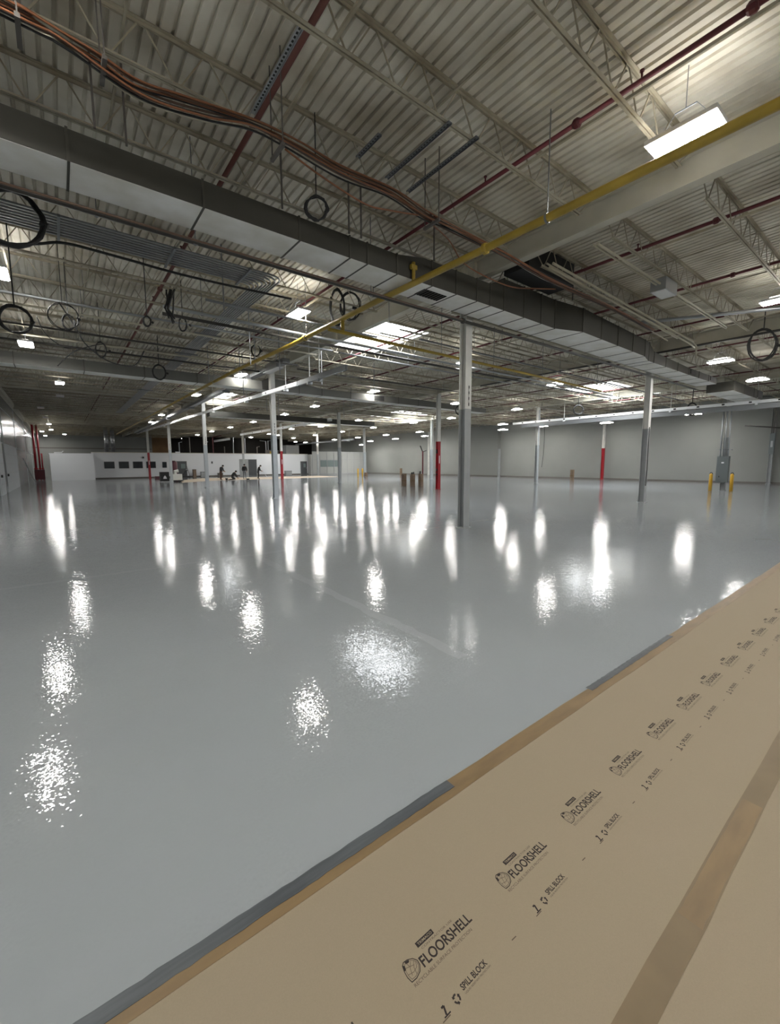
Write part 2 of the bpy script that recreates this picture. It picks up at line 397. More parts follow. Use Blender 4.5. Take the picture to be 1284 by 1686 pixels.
for y, low, lab in wc:
    t = thing('wall_column', lab, 'column', (CXE, y, 0))
    column_mesh(M_WHITE, low, 3.3 if low is M_COLGREY else 3.0).build('shaft', [M_WALL if low is M_COLGREY else M_WHITE, low], t)
    MB().box(-.15, .15, -.15, .15, 0, .02).build('base_plate', low, t)
# disconnect boxes on the right-edge wall column
t = thing('switch_enclosure', 'tall grey switch enclosure mounted on the wall column at the right edge', 'switch box', (41.1, CY[0]-.05, 2.2))
mb = MB(); mb.box(-.12, .12, -.14, .14, 0, 1.5); mb.build('enclosure', M_PANEL, t)
mb = MB(); mb.box(-.14, -.12, -.06, .06, .5, .95); mb.build('handle', M_STEEL, t)
mb = MB(); mb.tube([(0, -.02, 1.5), (0, -.02, 4.15), (0, 2.2, 4.2)], .04); mb.build('conduit', M_PIPEBLK, t)

# cord on column at right and the tall one
def cord(name, pts, r, m_, lab, cat='cord', group=None, n=6):
    o = MB().tube(pts, r, n).build(name, m_, smooth=True); return tag(o, lab, cat, group)
cord('power_cord', [(19.14, 7.30, 3.1), (19.13, 7.30, 2.2), (19.15, 7.30, 1.4), (19.2, 7.33, .9), (19.22, 7.34, .7)], .018, M_BLACK, 'black cord running down the column under the end of the big duct')
cord('power_cord', [(30.9, 19.5, 4.6), (30.95, 19.5, 3.4), (30.85, 19.5, 2.2), (30.7, 19.5, 1.35), (30.7, 19.5, 1.3)], .02, M_BLACK, 'black cord hanging beside the slender grey column before the right wall')

# ------------------------------------------------------------------ main duct
def duct(name, lab, secs, seams, openings=(), vent=None, sm=None):
    t = thing(name, lab, 'duct', (secs[0][0], (secs[0][1]+secs[0][2])/2, secs[0][3]))
    side = MB(); bot = MB()
    for (xa, ya0, ya1, za0, za1), (xb, yb0, yb1, zb0, zb1) in zip(secs, secs[1:]):
        A = [(xa, ya0, za0), (xb, yb0, zb0), (xb, yb1, zb0), (xa, ya1, za0), (xa, ya0, za1), (xb, yb0, zb1), (xb, yb1, zb1), (xa, ya1, za1)]
        side.hexa(A)
        bot.hexa([(xa, ya0+.01, za0-.006), (xb, yb0+.01, zb0-.006), (xb, yb1-.01, zb0-.006), (xa, ya1-.01, za0-.006), (xa, ya0+.01, za0-.001), (xb, yb0+.01, zb0-.001), (xb, yb1-.01, zb0-.001), (xa, ya1-.01, za0-.001)])
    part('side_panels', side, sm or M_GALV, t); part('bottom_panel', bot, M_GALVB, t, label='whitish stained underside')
    def at(x):
        for p, q in zip(secs, secs[1:]):
            if p[0] <= x <= q[0]:
                k = (x-p[0])/(q[0]-p[0]+1e-9); return [p[i]+(q[i]-p[i])*k for i in range(1, 5)]
    for x in seams:
        y0, y1, z0, z1 = at(x); e = .014
        mb = MB(); mb.box(x-.014, x+.014, y0-e, y0, z0-e, z1+e); mb.box(x-.014, x+.014, y1, y1+e, z0-e, z1+e)
        mb.box(x-.014, x+.014, y0, y1, z0-e, z0-.0065); mb.box(x-.014, x+.014, y0, y1, z1, z1+e)
        part('joint_flange', mb, M_FLANGE, t)
    for xa, xb in openings:
        y0, y1, z0, z1 = at((xa+xb)/2); mb = MB(); mb.box(xa, xb, y0-.02, y0-.001, z0+.06, z1-.03); part('side_opening', mb, M_BLACK, t)
    if vent:
        xa, xb, ya, yb, z = vent
        mb = MB(); mb.box(xa, xb, ya, yb, z-.012, z-.007); o = part('vent_grille', mb, M_DARK, t)
        mb = MB()
        for k in range(1, 8): xx = xa+(xb-xa)*k/8; mb.box(xx-.006, xx+.006, ya, yb, z-.02, z-.0125)
        q = mb.build('louvre_blades', M_BASE, o)
    return t
duct('air_duct', 'big rectangular grey duct with pale underside crossing the whole picture', [
    (-2.65, 6.57, 7.20, 5.25, 5.60), (5.3, 6.56, 7.30, 5.25, 5.60), (6.0, 6.56, 7.30, 5.25, 5.72), (8.0, 6.54, 7.30, 5.25, 5.72), (8.5, 6.54, 7.30, 5.25, 5.95), (10.7, 6.56, 7.3, 5.25, 5.97),
    (11.6, 6.26, 7.3, 5.25, 5.86), (15.9, 6.36, 7.34, 5.25, 5.78), (16.7, 6.55, 7.34, 5.25, 5.86), (17.2, 6.56, 7.34, 5.25, 5.62), (20.7, 6.56, 7.34, 5.25, 5.52), (24.2, 6.52, 7.34, 5.25, 5.5)],
    [-1.2, .35, 1.85, 3.3, 4.25, 4.62, 5.3, 6.2, 6.9, 7.55, 8.0, 8.5, 9.3, 10.05, 10.7, 11.6, 12.7, 13.8, 14.9, 15.9, 16.7, 17.2, 18.3, 19.5, 20.7, 21.9, 23.1],
    [(20.9, 21.5), (23.3, 23.8)], (6.17, 6.82, 6.74, 7.06, 5.25))
duct('air_duct', 'second grey duct running level across the middle distance behind the left pale column', [
    (-2.65, 20.05, 20.75, 5.22, 5.62), (7.9, 20.05, 20.75, 5.22, 5.62), (8.3, 20.2, 20.9, 5.25, 5.80), (9.9, 20.2, 20.9, 5.25, 5.78), (11.2, 20.2, 20.9, 5.25, 5.60), (18.0, 20.2, 20.9, 5.25, 5.62), (24.5, 20.2, 20.9, 5.25, 5.55)],
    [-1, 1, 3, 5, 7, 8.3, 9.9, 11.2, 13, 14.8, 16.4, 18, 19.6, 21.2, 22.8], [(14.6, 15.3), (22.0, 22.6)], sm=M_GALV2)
duct('air_duct', 'distant short grey duct under the roof over the partition', [(9.0, 33.2, 33.9, 5.2, 5.6), (24.0, 33.2, 33.9, 5.2, 5.6)], [11, 14, 17, 20])
duct('air_duct', 'grey duct stub beyond the end of the big duct near the right wall', [(25.6, 6.2, 7.3, 5.05, 5.5), (31.0, 6.2, 7.3, 5.05, 5.5)], [27.4, 29.2], [(29.9, 30.9)])
t = thing('return_plenum', 'black open plenum box on top of the big duct beside the tall column', 'duct', (8.9, 6.3, 5.98))
mb = MB(); mb.box(8.45, 10.3, 5.85, 6.52, 5.99, 6.02); part('lid', mb, M_BLACK, t)
mb = MB(); mb.box(8.45, 8.5, 5.85, 6.52, 6.02, 6.5); mb.box(10.25, 10.3, 5.85, 6.52, 6.02, 6.5); mb.box(8.5, 10.25, 5.85, 5.9, 6.02, 6.5); part('casing', mb, M_BLACK, t)

# ------------------------------------------------------------------ hanging lamps
lamp0 = None
def make_lamp(up=.812):
    t = thing('high_bay_lamp', 'x', 'lamp', (0, 0, 0))
    mb = MB(); mb.box(-.19, .19, -.39, .39, .02, .075); mb.build('housing', M_LAMPB, t)
    mb = MB(); mb.box(-.07, .07, -.2, .2, .075, .13); mb.build('driver_box', M_LAMPB, t)
    mb = MB(); mb.box(-.165, .165, -.365, .365, 0, .02); mb.build('diffuser', M_LAMP, t)
    mb = MB()
    for s_ in (-1, 1):
        mb.bar((0, s_*.3, .075), (0, s_*.12, .33), .006)
    mb.bar((0, -.12, .33), (0, .12, .33), .012); mb.bar((0, 0, .33), (0, 0, up), .008); mb.build('hanger_wire', M_STEELD, t)
    mb = MB(); mb.box(-.17, -.10, -.33, .33, .0755, .08); mb.build('added_uplight', M_UP, t)  # added glowing strips on top, to lift the ceiling brightness
    mb = MB(); mb.box(.10, .17, -.33, .33, .0755, .08); mb.build('added_uplight', M_UP, t)
    return t
# ground positions as seen, at height 5.75 (x, y)
LP = [(6.5, 2.3), (5.46, 11.07), (-.60, 19.3), (-.75, 12.6), (.30, 27.3), (21.73, 5.78), (28.2, 5.9), (14.8, 2.79), (14.48, 20.12), (14.75, 27.7), (22.84, 34.2), (23.2, 42.25), (28.9, 40.2), (29.2, 47.6), (29.6, 55.7), (38.24, 57.5), (38.23, 50.03), (45.985, 65.01), (45.34, 56.7), (37.65, 41.96), (44.5, 48.49), (28.83, 33.07), (28.8, 27.76), (22.04, 20.83), (13.4, 12.13), (37.58, 63.8), (53.5, 78.88), (38.47, 76.5), (30.0, 63.77), (35.3, 74.25), (15.09, 33.64), (15.26, 41.36), (15.42, 48.98), (15.4, 56.27), (15.58, 64.04), (15.73, 73.5), (23.7, 65.5), (23.15, 56.8), (22.0, 47.2), (25.25, 58.5), (23.48, 74.26), (6.9, 20.04), (6.7, 27.28), (6.99, 39.88), (7.3, 47.15), (-.56, 54.98), (-.5, 63.67), (-1.42, 67.37), (-1.3, 77.07), (.79, 72.23), (43.75, 13.29), (45.7, 21.6), (43.94, 28.0), (28.27, 20.27), (37.95, 28.97), (44.3, 33.77), (28.3, 13.17), (20.95, 12.7), (20.2, 79.0)]
LP += [(3, -2), (10.5, -1.5), (2.5, -6), (10.5, -6), (-1.2, 0.5), (18, -2.5), (6.5, -4.5), (-.8, 4.5), (-.8, -4), (14.5, -5), (22, -2), (29, -2), (36, 2.5), (36.5, -4)]  # unseen lamps, the leading ones added to brighten the area near the camera
uniq = {0: 'large bright lamp overhead at upper right beside the yellow pipe', 1: 'bright lamp above the crossing of yellow pipe and conduits, left of the black cable bundle', 2: 'bright lamp at far left just above the second duct', 3: 'bright lamp cut off by the left edge of the picture', 4: 'lamp at far left just below the second duct',
        5: 'lamp at right beyond the end of the big duct, the nearer of the pair', 6: 'lamp at right beyond the end of the big duct, the farther of the pair', 7: 'lamp cut off by the right edge beside the round red coupling', 8: 'lamp hanging against the second duct', 24: 'lamp half hidden behind the tall nearest column', 41: 'lamp left of the pale left column under the dark cable tray', 50: 'lamp left of the electric panel column before the right wall', 51: 'wide lamp before the right wall above the red-based wall column'}
groups = {}
lamp_objs = []
for k, (x, y) in enumerate(LP):
    z = 5.75
    if x > 41: z = 1.7+4.05*38.4/x; y *= 38.4/x; x = 38.4
    if x > 37 and z == 5.75: y *= 36.5/x; x, z = 36.5, 1.7+4.05*36.5/38
    if y > 78.5: y = 78.5
    if k in (2, 5, 6): f = .93 if k == 2 else .89; x *= f; y *= f; z = 1.7+4.05*f
    if k == 0: lamp0 = make_lamp(); l = lamp0; l.location = (x, y, z)
    elif z != 5.75: l = make_lamp(ZD+.002-z); l.location = (x, y, z)
    else: l = dup(lamp0, (x, y, z))
    if k in uniq: l['label'] = uniq[k]
    else:
        line = 'along the left wall' if x < 3 else 'beside the yellow pipe line' if x < 9 else 'in the second bay' if x < 18.5 else 'past the middle columns' if x < 26 else 'near the right column line' if x < 33 else 'along the right wall'
        zn = zone(y)
        l['label'] = 'small bright hanging lamp %s, %s' % (line, zn.replace('rows of columns', 'rows').replace('row of columns', 'row')); l['group'] = 'lamps %s, %s' % (line, zn)
    if x > 36: l.scale = (1, 1.35, 1)

# unlit lamps at left
for k, (x, y, lab) in enumerate([(.32, 32.5, 'unlit white lamp at far left, nearest of three unlit'), (-.78, 39.8, 'unlit white lamp at far left, middle of three unlit'), (-.67, 47.7, 'unlit white lamp at far left, farthest of three unlit')]):
    t = thing('unlit_lamp', lab, 'lamp', (x, y, 5.75))
    MB().box(-.19, .19, -.39, .39, .0, .07).build('housing', M_LAMPB, t); MB().bar((0, 0, .07), (0, 0, .812), .01).build('hanger_wire', M_STEELD, t)

# ------------------------------------------------------------------ pipes
def pipe(name, lab, pts, r, m_, cat='pipe', hangers=(), coup=(), group=None, n=10):
    t = thing(name, lab, cat, pts[0], group)
    part('tube', MB().tube(pts, r, n), m_, t, smooth=True)
    for p in hangers:
        mb = MB(); mb.bar((p[0], p[1], p[2]+r), (p[0], p[1], ZD), .012); mb.tube([(p[0], p[1]-.015, p[2]), (p[0], p[1]+.015, p[2])], r+.012, 8); part('hanger', mb, M_STEELD, t)
    for p, d in coup:
        q = Vector(p); d = Vector(d); part('coupling', MB().tube([q-d*.05, q-d*.025, q+d*.025, q+d*.05], [r+.012, r+.03, r+.03, r+.012], 8), m_, t)
    return t
pipe('gas_pipe', 'thick yellow gas pipe crossing in front of the big duct, upper right to lower left', [(5.85, -6, 5.15), (5.78, 1.2, 5.15), (5.72, 4.6, 5.15), (5.64, 7.25, 5.15), (5.6, 12, 5.15), (5.43, 16.2, 5.15), (5.36, 24.5, 5.15), (5.4, 37.5, 5.15), (5.4, 58, 5.15)], .058, M_YEL, hangers=[(5.74, 3.7, 5.15), (5.6, 10.9, 5.15), (5.4, 19.0, 5.15), (5.38, 27, 5.15)], coup=[((5.61, 11.0, 5.15), (0, 1, 0)), ((5.72, 4.8, 5.15), (0, 1, 0))])
pipe('gas_pipe', 'thinner yellow gas pipe crossing under the bright skylight toward the right', [(5.2, 9.0, 4.82), (9, 9.0, 4.79), (13, 9.0, 4.76), (18.4, 9.0, 4.68)], .04, M_YEL, hangers=[(7.0, 9.0, 4.8), (8.9, 9.0, 4.79), (14, 9.0, 4.75), (18, 9, 4.7)])
pipe('gas_pipe', 'short yellow drop pipe joining the two yellow gas pipes', [(5.62, 9.05, 5.10), (5.62, 9.05, 4.86)], .05, M_YEL)
t = thing('pipe_bracket', 'small yellow valve bracket on the yellow pipe where it passes the big duct', 'bracket', (5.66, 6.5, 5.2)); MB().tube([(0, 0, 0), (0, 0, .33)], .035, 8).box(-.07, .07, -.03, .03, .2, .28).build('bracket', M_YEL, t)
yd = (0, 1, 0)
SP0 = pipe('sprinkler_pipe', 'faded red sprinkler pipe overhead with a slotted channel fixed beside it', [(2.44, -7, 6.30), (2.44, 60, 6.30)], .036, M_REDOLD, coup=[((2.44, 3.9, 6.3), yd), ((2.44, 13, 6.3), yd)])
SP1 = pipe('sprinkler_pipe', 'dark red sprinkler pipe crossing overhead from upper right, nearest the yellow pipe', [(5.93, -7, 6.30), (5.93, 60, 6.30)], .032, M_REDPIPE, coup=[((5.93, y, 6.3), yd) for y in (1.55, 3.42, 8.6, 12, 16)])
SP2 = pipe('sprinkler_pipe', 'dark red sprinkler pipe just right of the first cream girder', [(10.32, -7, 6.3), (10.32, 60, 6.3)], .032, M_REDPIPE, coup=[((10.32, y, 6.3), yd) for y in (3.0, 6.0, 10, 14)])
SP3 = pipe('sprinkler_pipe', 'third dark red sprinkler pipe in the second bay, with a round coupling', [(13.55, -7, 6.3), (13.55, 60, 6.3)], .032, M_REDPIPE, coup=[((13.55, y, 6.3), yd) for y in (3.5, 8, 12)])
for i, x in enumerate([17.0, 21.3, 24.8, 28.4, 33.5, 37.2]):
    pipe('sprinkler_pipe', 'thin dark red sprinkler pipe far off, ' + ['just left of the middle girder', 'just right of the middle girder', 'third bay, midway', 'third bay, left of the right girder', 'right bay, nearer the columns', 'right bay, nearer the wall'][i], [(x, -3, 6.28), (x, 60, 6.28)], .028, M_REDPIPE)
for t_, x, ys in ((SP1, 5.93, (.9, 2.6, 5.0, 6.3, 10.2, 13.5)), (SP2, 10.32, (4.4, 8.2, 12)), (SP3, 13.55, (5.2, 9.0, 13)), (SP0, 2.44, (1.2, 10.5, 14))):
    for y in ys:
        mb = MB(); mb.tube([(x, y, 6.32), (x, y, 6.40)], .013, 6); mb.tube([(x, y, 6.40), (x, y, 6.415)], .028, 8); part('sprinkler_head', mb, M_REDPIPE, t_)
pipe('steel_pipe', 'black steel pipe passing in front of the tall column just under the big duct', [(-2.6, 7.27, 5.08), (24, 7.27, 5.08)], .036, M_PIPEBLK, hangers=[(1.9, 7.27, 5.08), (5.2, 7.27, 5.08)], coup=[((7.9, 7.27, 5.08), (1, 0, 0))])
pipe('steel_pipe', 'brown pipe just under the edge of the big duct at left', [(-2.6, 7.1, 5.03), (7.7, 7.1, 5.03)], .016, M_BRCAB)
pipe('steel_pipe', 'cream pipe along the far lower edge of the big duct', [(-2.6, 7.42, 5.14), (7.9, 7.42, 5.14)], .016, M_PIPECRM)
pipe('steel_pipe', 'upper of two long shiny parallel pipes in the middle distance', [(2.3, 12.0, 5.56), (26, 12.0, 5.56)], .04, M_STEEL, hangers=[(3.2, 12, 5.56), (10.5, 12, 5.56), (15, 12, 5.56)])
pipe('steel_pipe', 'lower of two long shiny parallel pipes in the middle distance', [(2.3, 12.15, 5.43), (26, 12.15, 5.43)], .04, M_PIPEBLK)
pipe('steel_pipe', 'thin dark pipe parallel to the shiny pipes, nearer the ducts', [(3.0, 10.9, 5.55), (8.0, 10.9, 5.55)], .03, M_PIPEGRY)
for i, (y, z, x0, x1, m_, r) in enumerate([(9.0, 5.85, -2.6, 8, M_PIPECRM, .022), (8.3, 5.9, -2.6, 7.9, M_PIPECRM, .03), (13.6, 5.7, -2.6, 8, M_PIPEGRY, .028), (14.8, 5.8, -2.6, 8, M_PIPECRM, .03), (16.4, 5.7, -2.6, 8, M_PIPEBLK, .03), (18.0, 5.8, -2.6, 7.5, M_PIPECRM, .03), (19.2, 5.85, -2.6, 7.5, M_PIPEBLK, .035), (23, 5.8, -2.6, 7.5, M_PIPEGRY, .03), (10.4, 5.75, 8.5, 19, M_PIPECRM, .03), (14.0, 5.8, 8.5, 19, M_PIPEGRY, .03), (9.2, 5.7, 8.5, 24, M_PIPECRM, .025), (17.5, 5.8, 8.5, 19, M_PIPEBLK, .03), (9.6, 5.3, 8.6, 30, M_PIPEGRY, .03), (8.3, 5.7, 8.6, 24, M_PIPECRM, .035)]):
    side = 'left of the yellow pipe' if x1 < 9 else 'right of the yellow pipe'
    pipe('service_pipe', 'thin pipe under the joists, %s, %s' % (side, ['behind the conduit rack edge', 'nearest behind the big duct', 'just behind the shiny pair', 'second behind the shiny pair', 'dark one mid-bay', 'pale one before the second duct', 'black one touching the second duct', 'behind the second duct', 'pale one before the skylight', 'grey one behind the skylight', 'thinnest pale one', 'black one before the second duct', 'lowest grey one', 'thick pale one by big duct'][i]), [(x0, y, z), (x1, y, z)], r, m_, n=8, hangers=[(x0+3.4, y, z), (x1-1.5, y, z)])
# run along Y at the right: cream tube and white pipe
pipe('steel_pipe', 'long grey pipe rising to the right edge above the lamps at right', [(14.6, 6.0, 6.0), (16.4, 3.0, 5.98), (17.0, -2, 5.98)], .05, M_STEEL)
pipe('steel_pipe', 'dark pipe along the middle girder at right', [(18.9, -4, 5.95), (18.9, 16, 5.95)], .04, M_PIPEBLK)
pipe('steel_pipe', 'double cream pipe crossing overhead at right through the grey box, upper', [(8.6, 4.42, 5.93), (17.0, 4.42, 5.93)], .022, M_PIPECRM)
pipe('steel_pipe', 'double cream pipe crossing overhead at right through the grey box, lower', [(8.6, 4.50, 5.93), (17.2, 4.50, 5.93)], .022, M_PIPECRM)
pipe('steel_pipe', 'bundled cream conduit bending down near the first lamp pair at right, upper', [(8.5, 5.3, 5.85), (17.5, 5.5, 5.8), (17.9, 5.5, 5.7), (17.95, 5.5, 5.3)], .028, M_PIPECRM)
pipe('steel_pipe', 'bundled cream conduit bending down near the first lamp pair at right, lower', [(8.5, 5.38, 5.8), (17.5, 5.58, 5.75), (18.2, 5.6, 5.7)], .028, M_PIPECRM)
for i, (y0, y1) in enumerate([(5.45, 5.3), (5.55, 5.6)]):
    pipe('steel_pipe', 'slim cream pipe beside the bundled conduits at right, ' + ('left one' if i else 'right one'), [(8.5, y0, 5.9), (17, y1+.5, 5.88)], .02, M_PIPECRM)
# grey junction box
t = thing('junction_box', 'grey rectangular box hanging on the cream pipes at right', 'junction box', (12.0, 4.46, 5.9))
mb = MB(); mb.box(-.35, .35, -.17, .17, -.12, .16); mb.build('enclosure', M_STEEL, t)
mb = MB(); mb.box(-.33, .33, -.15, .15, -.127, -.121); mb.build('cover_plate', M_LAMPB, t)

# rack of parallel conduits with elbow
t = thing('conduit_rack', 'wide flat rack of grey conduits turning a corner under the joists at left', 'conduit', (4.3, 10, 5.9))
for k in range(8):
    o = k*.11
    xe = 4.40-o*.55; ye = 9.62+o
    pts = [(X0+.05, ye, 5.95), (xe-.3, ye, 5.95)]
    for q in range(1, 6):
        a = PI/2*q/6; pts.append((xe-.3+.3*math.sin(a), ye+.3-.3*math.cos(a), 5.95))
    pts.append((xe, ye+.3, 5.95)); pts.append((xe, 42, 5.95))
    part('conduit', MB().tube(pts, .021, 6), M_PIPEGRY, t, smooth=True)
for y in (12, 15, 18, 23, 28): part('strut', MB().box(3.75, 4.55, y-.02, y+.02, 5.88, 5.925), M_STEELD, t)
for x in (-1.5, .3, 2.1, 3.6): part('strut', MB().box(x-.02, x+.02, 9.5, 10.5, 5.88, 5.925), M_STEELD, t)

# slotted channels overhead
def strut(lab, x, y0, y1, z, m_=M_STEEL):
    t = thing('slotted_channel', lab, 'channel', (x, y0, z)); mb = MB()
    mb.box(-.03, .03, 0, y1-y0, .02, .026); mb.box(-.03, -.026, 0, y1-y0, 0, .02); mb.box(.026, .03, 0, y1-y0, 0, .02); mb.build('channel', m_, t)
    mb = MB(); y = .04
    while y < y1-y0-.05: mb.box(-.011, .011, y, y+.03, .0185, .0195); y += .055
    mb.build('slots', M_BLACK, t)
strut('slotted channel fixed beside the faded red pipe overhead', 2.28, 4.35, 5.75, 6.12)
strut('slotted channel overhead, left one of two hung below the joists', 4.28, 4.2, 5.55, 6.02, M_STEELD)
strut('slotted channel overhead, right one of two hung below the joists', 4.75, 4.15, 5.6, 6.02, M_STEELD)
strut('short slotted channel at the orange cable bend overhead', 3.75, 5.0, 5.55, 6.1, M_STEELD)

# orange and brown cable bundle overhead
def spline(pts, n=8):
    out = []; P_ = [Vector(p) for p in pts]
    for i in range(len(P_)-1):
        p0 = P_[max(i-1, 0)]; p1 = P_[i]; p2 = P_[i+1]; p3 = P_[min(i+2, len(P_)-1)]
        for k in range(n):
            u = k/n; out.append(.5*((2*p1)+(-p0+p2)*u+(2*p0-5*p1+4*p2-p3)*u*u+(-p0+3*p1-3*p2+p3)*u*u*u))
    out.append(P_[-1]); return out
tail = [(5.6, 5.33, 5.6), (6.9, 5.36, 5.6), (8.3, 5.4, 5.56), (9.6, 5.45, 5.6), (12, 5.6, 5.72), (15, 5.8, 5.78)]
topc = [(-2.6, 5.3, 5.75), (-.11, 5.3, 5.66), (.01, 5.3, 5.67), (.3, 5.3, 5.63), (.58, 5.3, 5.58), (.9, 5.3, 5.52), (1.33, 5.3, 5.57), (2.09, 5.3, 5.70), (2.7, 5.3, 5.70), (3.3, 5.3, 5.66), (4.13, 5.3, 5.69), (4.86, 5.32, 5.62)]+tail
lowc = [(-2.6, 5.3, 5.66), (-.12, 5.3, 5.58), (.3, 5.3, 5.58), (.89, 5.3, 5.42), (1.57, 5.3, 5.50), (2.09, 5.3, 5.64), (2.5, 5.3, 5.63), (3.3, 5.3, 5.58), (4.13, 5.3, 5.61), (4.86, 5.32, 5.56)]+tail
ck = [(topc, M_ORCAB), (topc, M_BRCAB), (topc, M_ORCAB), (topc, M_BLACK), (topc, M_BRCAB), (lowc, M_ORCAB), (lowc, M_BLACK), (lowc, M_BRCAB), (lowc, M_BLACK), (lowc, M_PIPECRM)]
for k, (bb, m_) in enumerate(ck):
    oy, oz = ((k % 5)-2)*.032, random.uniform(-.012, .03)
    j = [(p[0]+random.uniform(-.04, .04), p[1]+oy+random.uniform(-.012, .012), p[2]+oz+random.uniform(-.012, .012)) for p in bb]
    cn = {id(M_ORCAB): 'orange', id(M_BRCAB): 'brown', id(M_BLACK): 'black', id(M_PIPECRM): 'cream'}[id(m_)]
    cord('overhead_cable', spline(j), random.uniform(.009, .014), m_, '%s cable in the sagging bundle that crosses overhead at upper left' % cn, 'cable', '%s cables in the overhead bundle' % cn if cn != 'cream' else None)
cord('overhead_cable', spline([(2.5, 5.3, 5.58), (3.0, 5.3, 5.46), (3.69, 5.3, 5.36), (4.13, 5.3, 5.42), (4.73, 5.32, 5.56)]), .012, M_ORCAB, 'orange cable sagging alone below the overhead bundle', 'cable')
cord('overhead_cable', spline([(5.0, 5.4, 5.6), (6.0, 5.9, 5.8), (6.46, 6.0, 5.6), (7.0, 6.0, 5.50), (8.0, 6.0, 5.49), (8.9, 6.0, 5.66), (9.6, 5.9, 5.78)]), .013, M_ORCAB, 'orange cable looping across the side of the big duct', 'cable')
for i, (x, lab) in enumerate([(-.0, 'left'), (.62, 'second'), (2.4, 'third'), (5.0, 'right')]):
    t = thing('cable_trapeze', 'dark trapeze hanger under the overhead cable bundle, %s of four' % lab, 'hanger', (x, 5.3, 5.5)); mb = MB()
    mb.box(-.02, .02, -.18, .18, -.02, .02); mb.bar((0, -.16, 0), (0, -.16, 1.06), .012); mb.bar((0, .16, 0), (0, .16, 1.06), .012); mb.build('frame', M_BASE, t)
# vertical drops from deck down to big duct at left
for i, (x, y, z0) in enumerate([(.62, 6.4, 5.62), (.95, 6.5, 5.62), (3.0, 6.52, 5.6), (4.2, 6.5, 5.6), (4.45, 6.5, 5.6), (6.2, 6.5, 5.7), (10.9, 6.2, 5.9)]):
    tag(MB().bar((x, y, z0), (x, y, ZD), .022).build('hanger_rod', M_BASE), 'dark rod hanging the big duct from the roof, ' + ['leftmost', 'beside the leftmost', 'left of the coiled cord', 'left one below the coiled cord', 'right one below the coiled cord', 'before the yellow pipe crossing', 'right of the tall column'][i], 'hanger')

# ------------------------------------------------------------------ cable coils
def coil(lab, c, R, turns, normal_yaw, r=.012, tail=None, hang=True, sx=1):
    t = thing('cable_coil', lab, 'cable', c)
    pts = []; N = 22
    for i in range(turns*N+1):
        a = 2*PI*i/N; q = R*(1+.06*math.sin(i*.37))
        pts.append(Vector((math.cos(a)*q*sx*math.cos(normal_yaw), math.cos(a)*q*sx*math.sin(normal_yaw), math.sin(a)*q))+Vector((random.uniform(-.01, .01), random.uniform(-.01, .01)+.02*math.sin(i*.23), random.uniform(-.01, .01))))
    MB().tube(pts, r, 6).build('loops', M_BLACK, t, smooth=True)
    if hang: MB().tube([(0, 0, R), (.01, 0, ZD-c[2]-.02)], r*.8, 6).build('drop_cord', M_BLACK, t)
    MB().tube([(R*.9*math.cos(normal_yaw), R*.9*math.sin(normal_yaw), 0), (R*1.15*math.cos(normal_yaw), R*1.15*math.sin(normal_yaw), -.03)], r*2.2, 6).build('plug', M_BLACK, t)
    return t
coil('small neatly coiled black cord hanging alone on a long drop above the big duct', (3.15, 5.72, 5.30), .15, 5, -.6, .010)
coil('big loop of black cable at the left edge under the big duct', (-.28, 8.2, 5.12), .36, 3, -.2, .02, hang=False)
coil('tangled bundle of black cables hanging above the yellow pipes, left half', (6.30, 10.4, 5.93), .46, 6, -.6, .016, sx=.4)
coil('tangled bundle of black cables hanging above the yellow pipes, right half', (6.72, 10.4, 6.05), .36, 4, -.6, .014, sx=.75)
coil('coiled black cable at the right edge above the lamp pair', (17.4, 3.6, 5.26), .46, 4, -.7, .018, sx=.9)
coil('coiled dark cable at the left edge beside the cut-off lamp', (-.47, 11.3, 4.53), .25, 5, -.1, .016)
coil('loose coiled cable right of the coil at the left edge', (.30, 12.0, 4.93), .27, 2, -.1, .009)
coil('tight coil hanging inside the loose coil at left', (.42, 13.0, 5.08), .17, 4, -.1, .012, sx=.7)
coil('small upright coil above the second duct at left', (1.25, 15.9, 5.18), .22, 3, -.1, .012, sx=.6)
coil('dark coil on the faded red pipe at left', (1.86, 11.6, 5.02), .11, 4, -.2, .012, sx=.7)
coil('dark coil hanging before the second duct, left of the conduit rack', (3.26, 18.5, 5.19), .27, 4, -.1, .018, sx=.8)
coil('small upright coil left of the conduit rack', (2.79, 12.3, 5.3), .17, 3, -.4, .012, sx=.5)
coil('small coil left of the yellow pipe near the dark tray', (5.96, 15.6, 5.81), .20, 3, -.5, .014, sx=.75)
coil('small coil hanging over the right wall between two lamps', (27.7, 15.0, 5.17), .30, 3, -.7, .03)
coil('small coil hanging right of the tall column', (17.8, 16.5, 4.6), .24, 2, -.7, .025)
coil('dark coil under the silver bus duct left of the electric panel', (31, 9.5, 4.9), .36, 4, -.7, .03, sx=.8)
cord('loose_cable', spline([(-.16, 12.6, 5.0), (-.03, 12.6, 4.64), (.28, 12.6, 4.4), (.56, 12.7, 4.47)]), .010, M_BLACK, 'thin black cable sagging below the loose coil at left', 'cable')
cord('loose_cable', spline([(.29, 14.0, 5.79), (.6, 14.0, 5.22), (.76, 14.0, 4.87), (1.14, 14.0, 4.54), (1.48, 14.0, 4.43), (1.9, 14.2, 4.5), (2.2, 14.5, 5.0)]), .016, M_BLACK, 'long black cable sagging in an arc below the coils at left', 'cable')
cord('loose_cable', spline([(.15, 14.5, 4.3), (.5, 14.5, 4.7), (.92, 14.5, 4.93), (1.2, 14.6, 5.05)]), .014, M_BLACK, 'black cable rising from the left toward the small upright coil', 'cable')
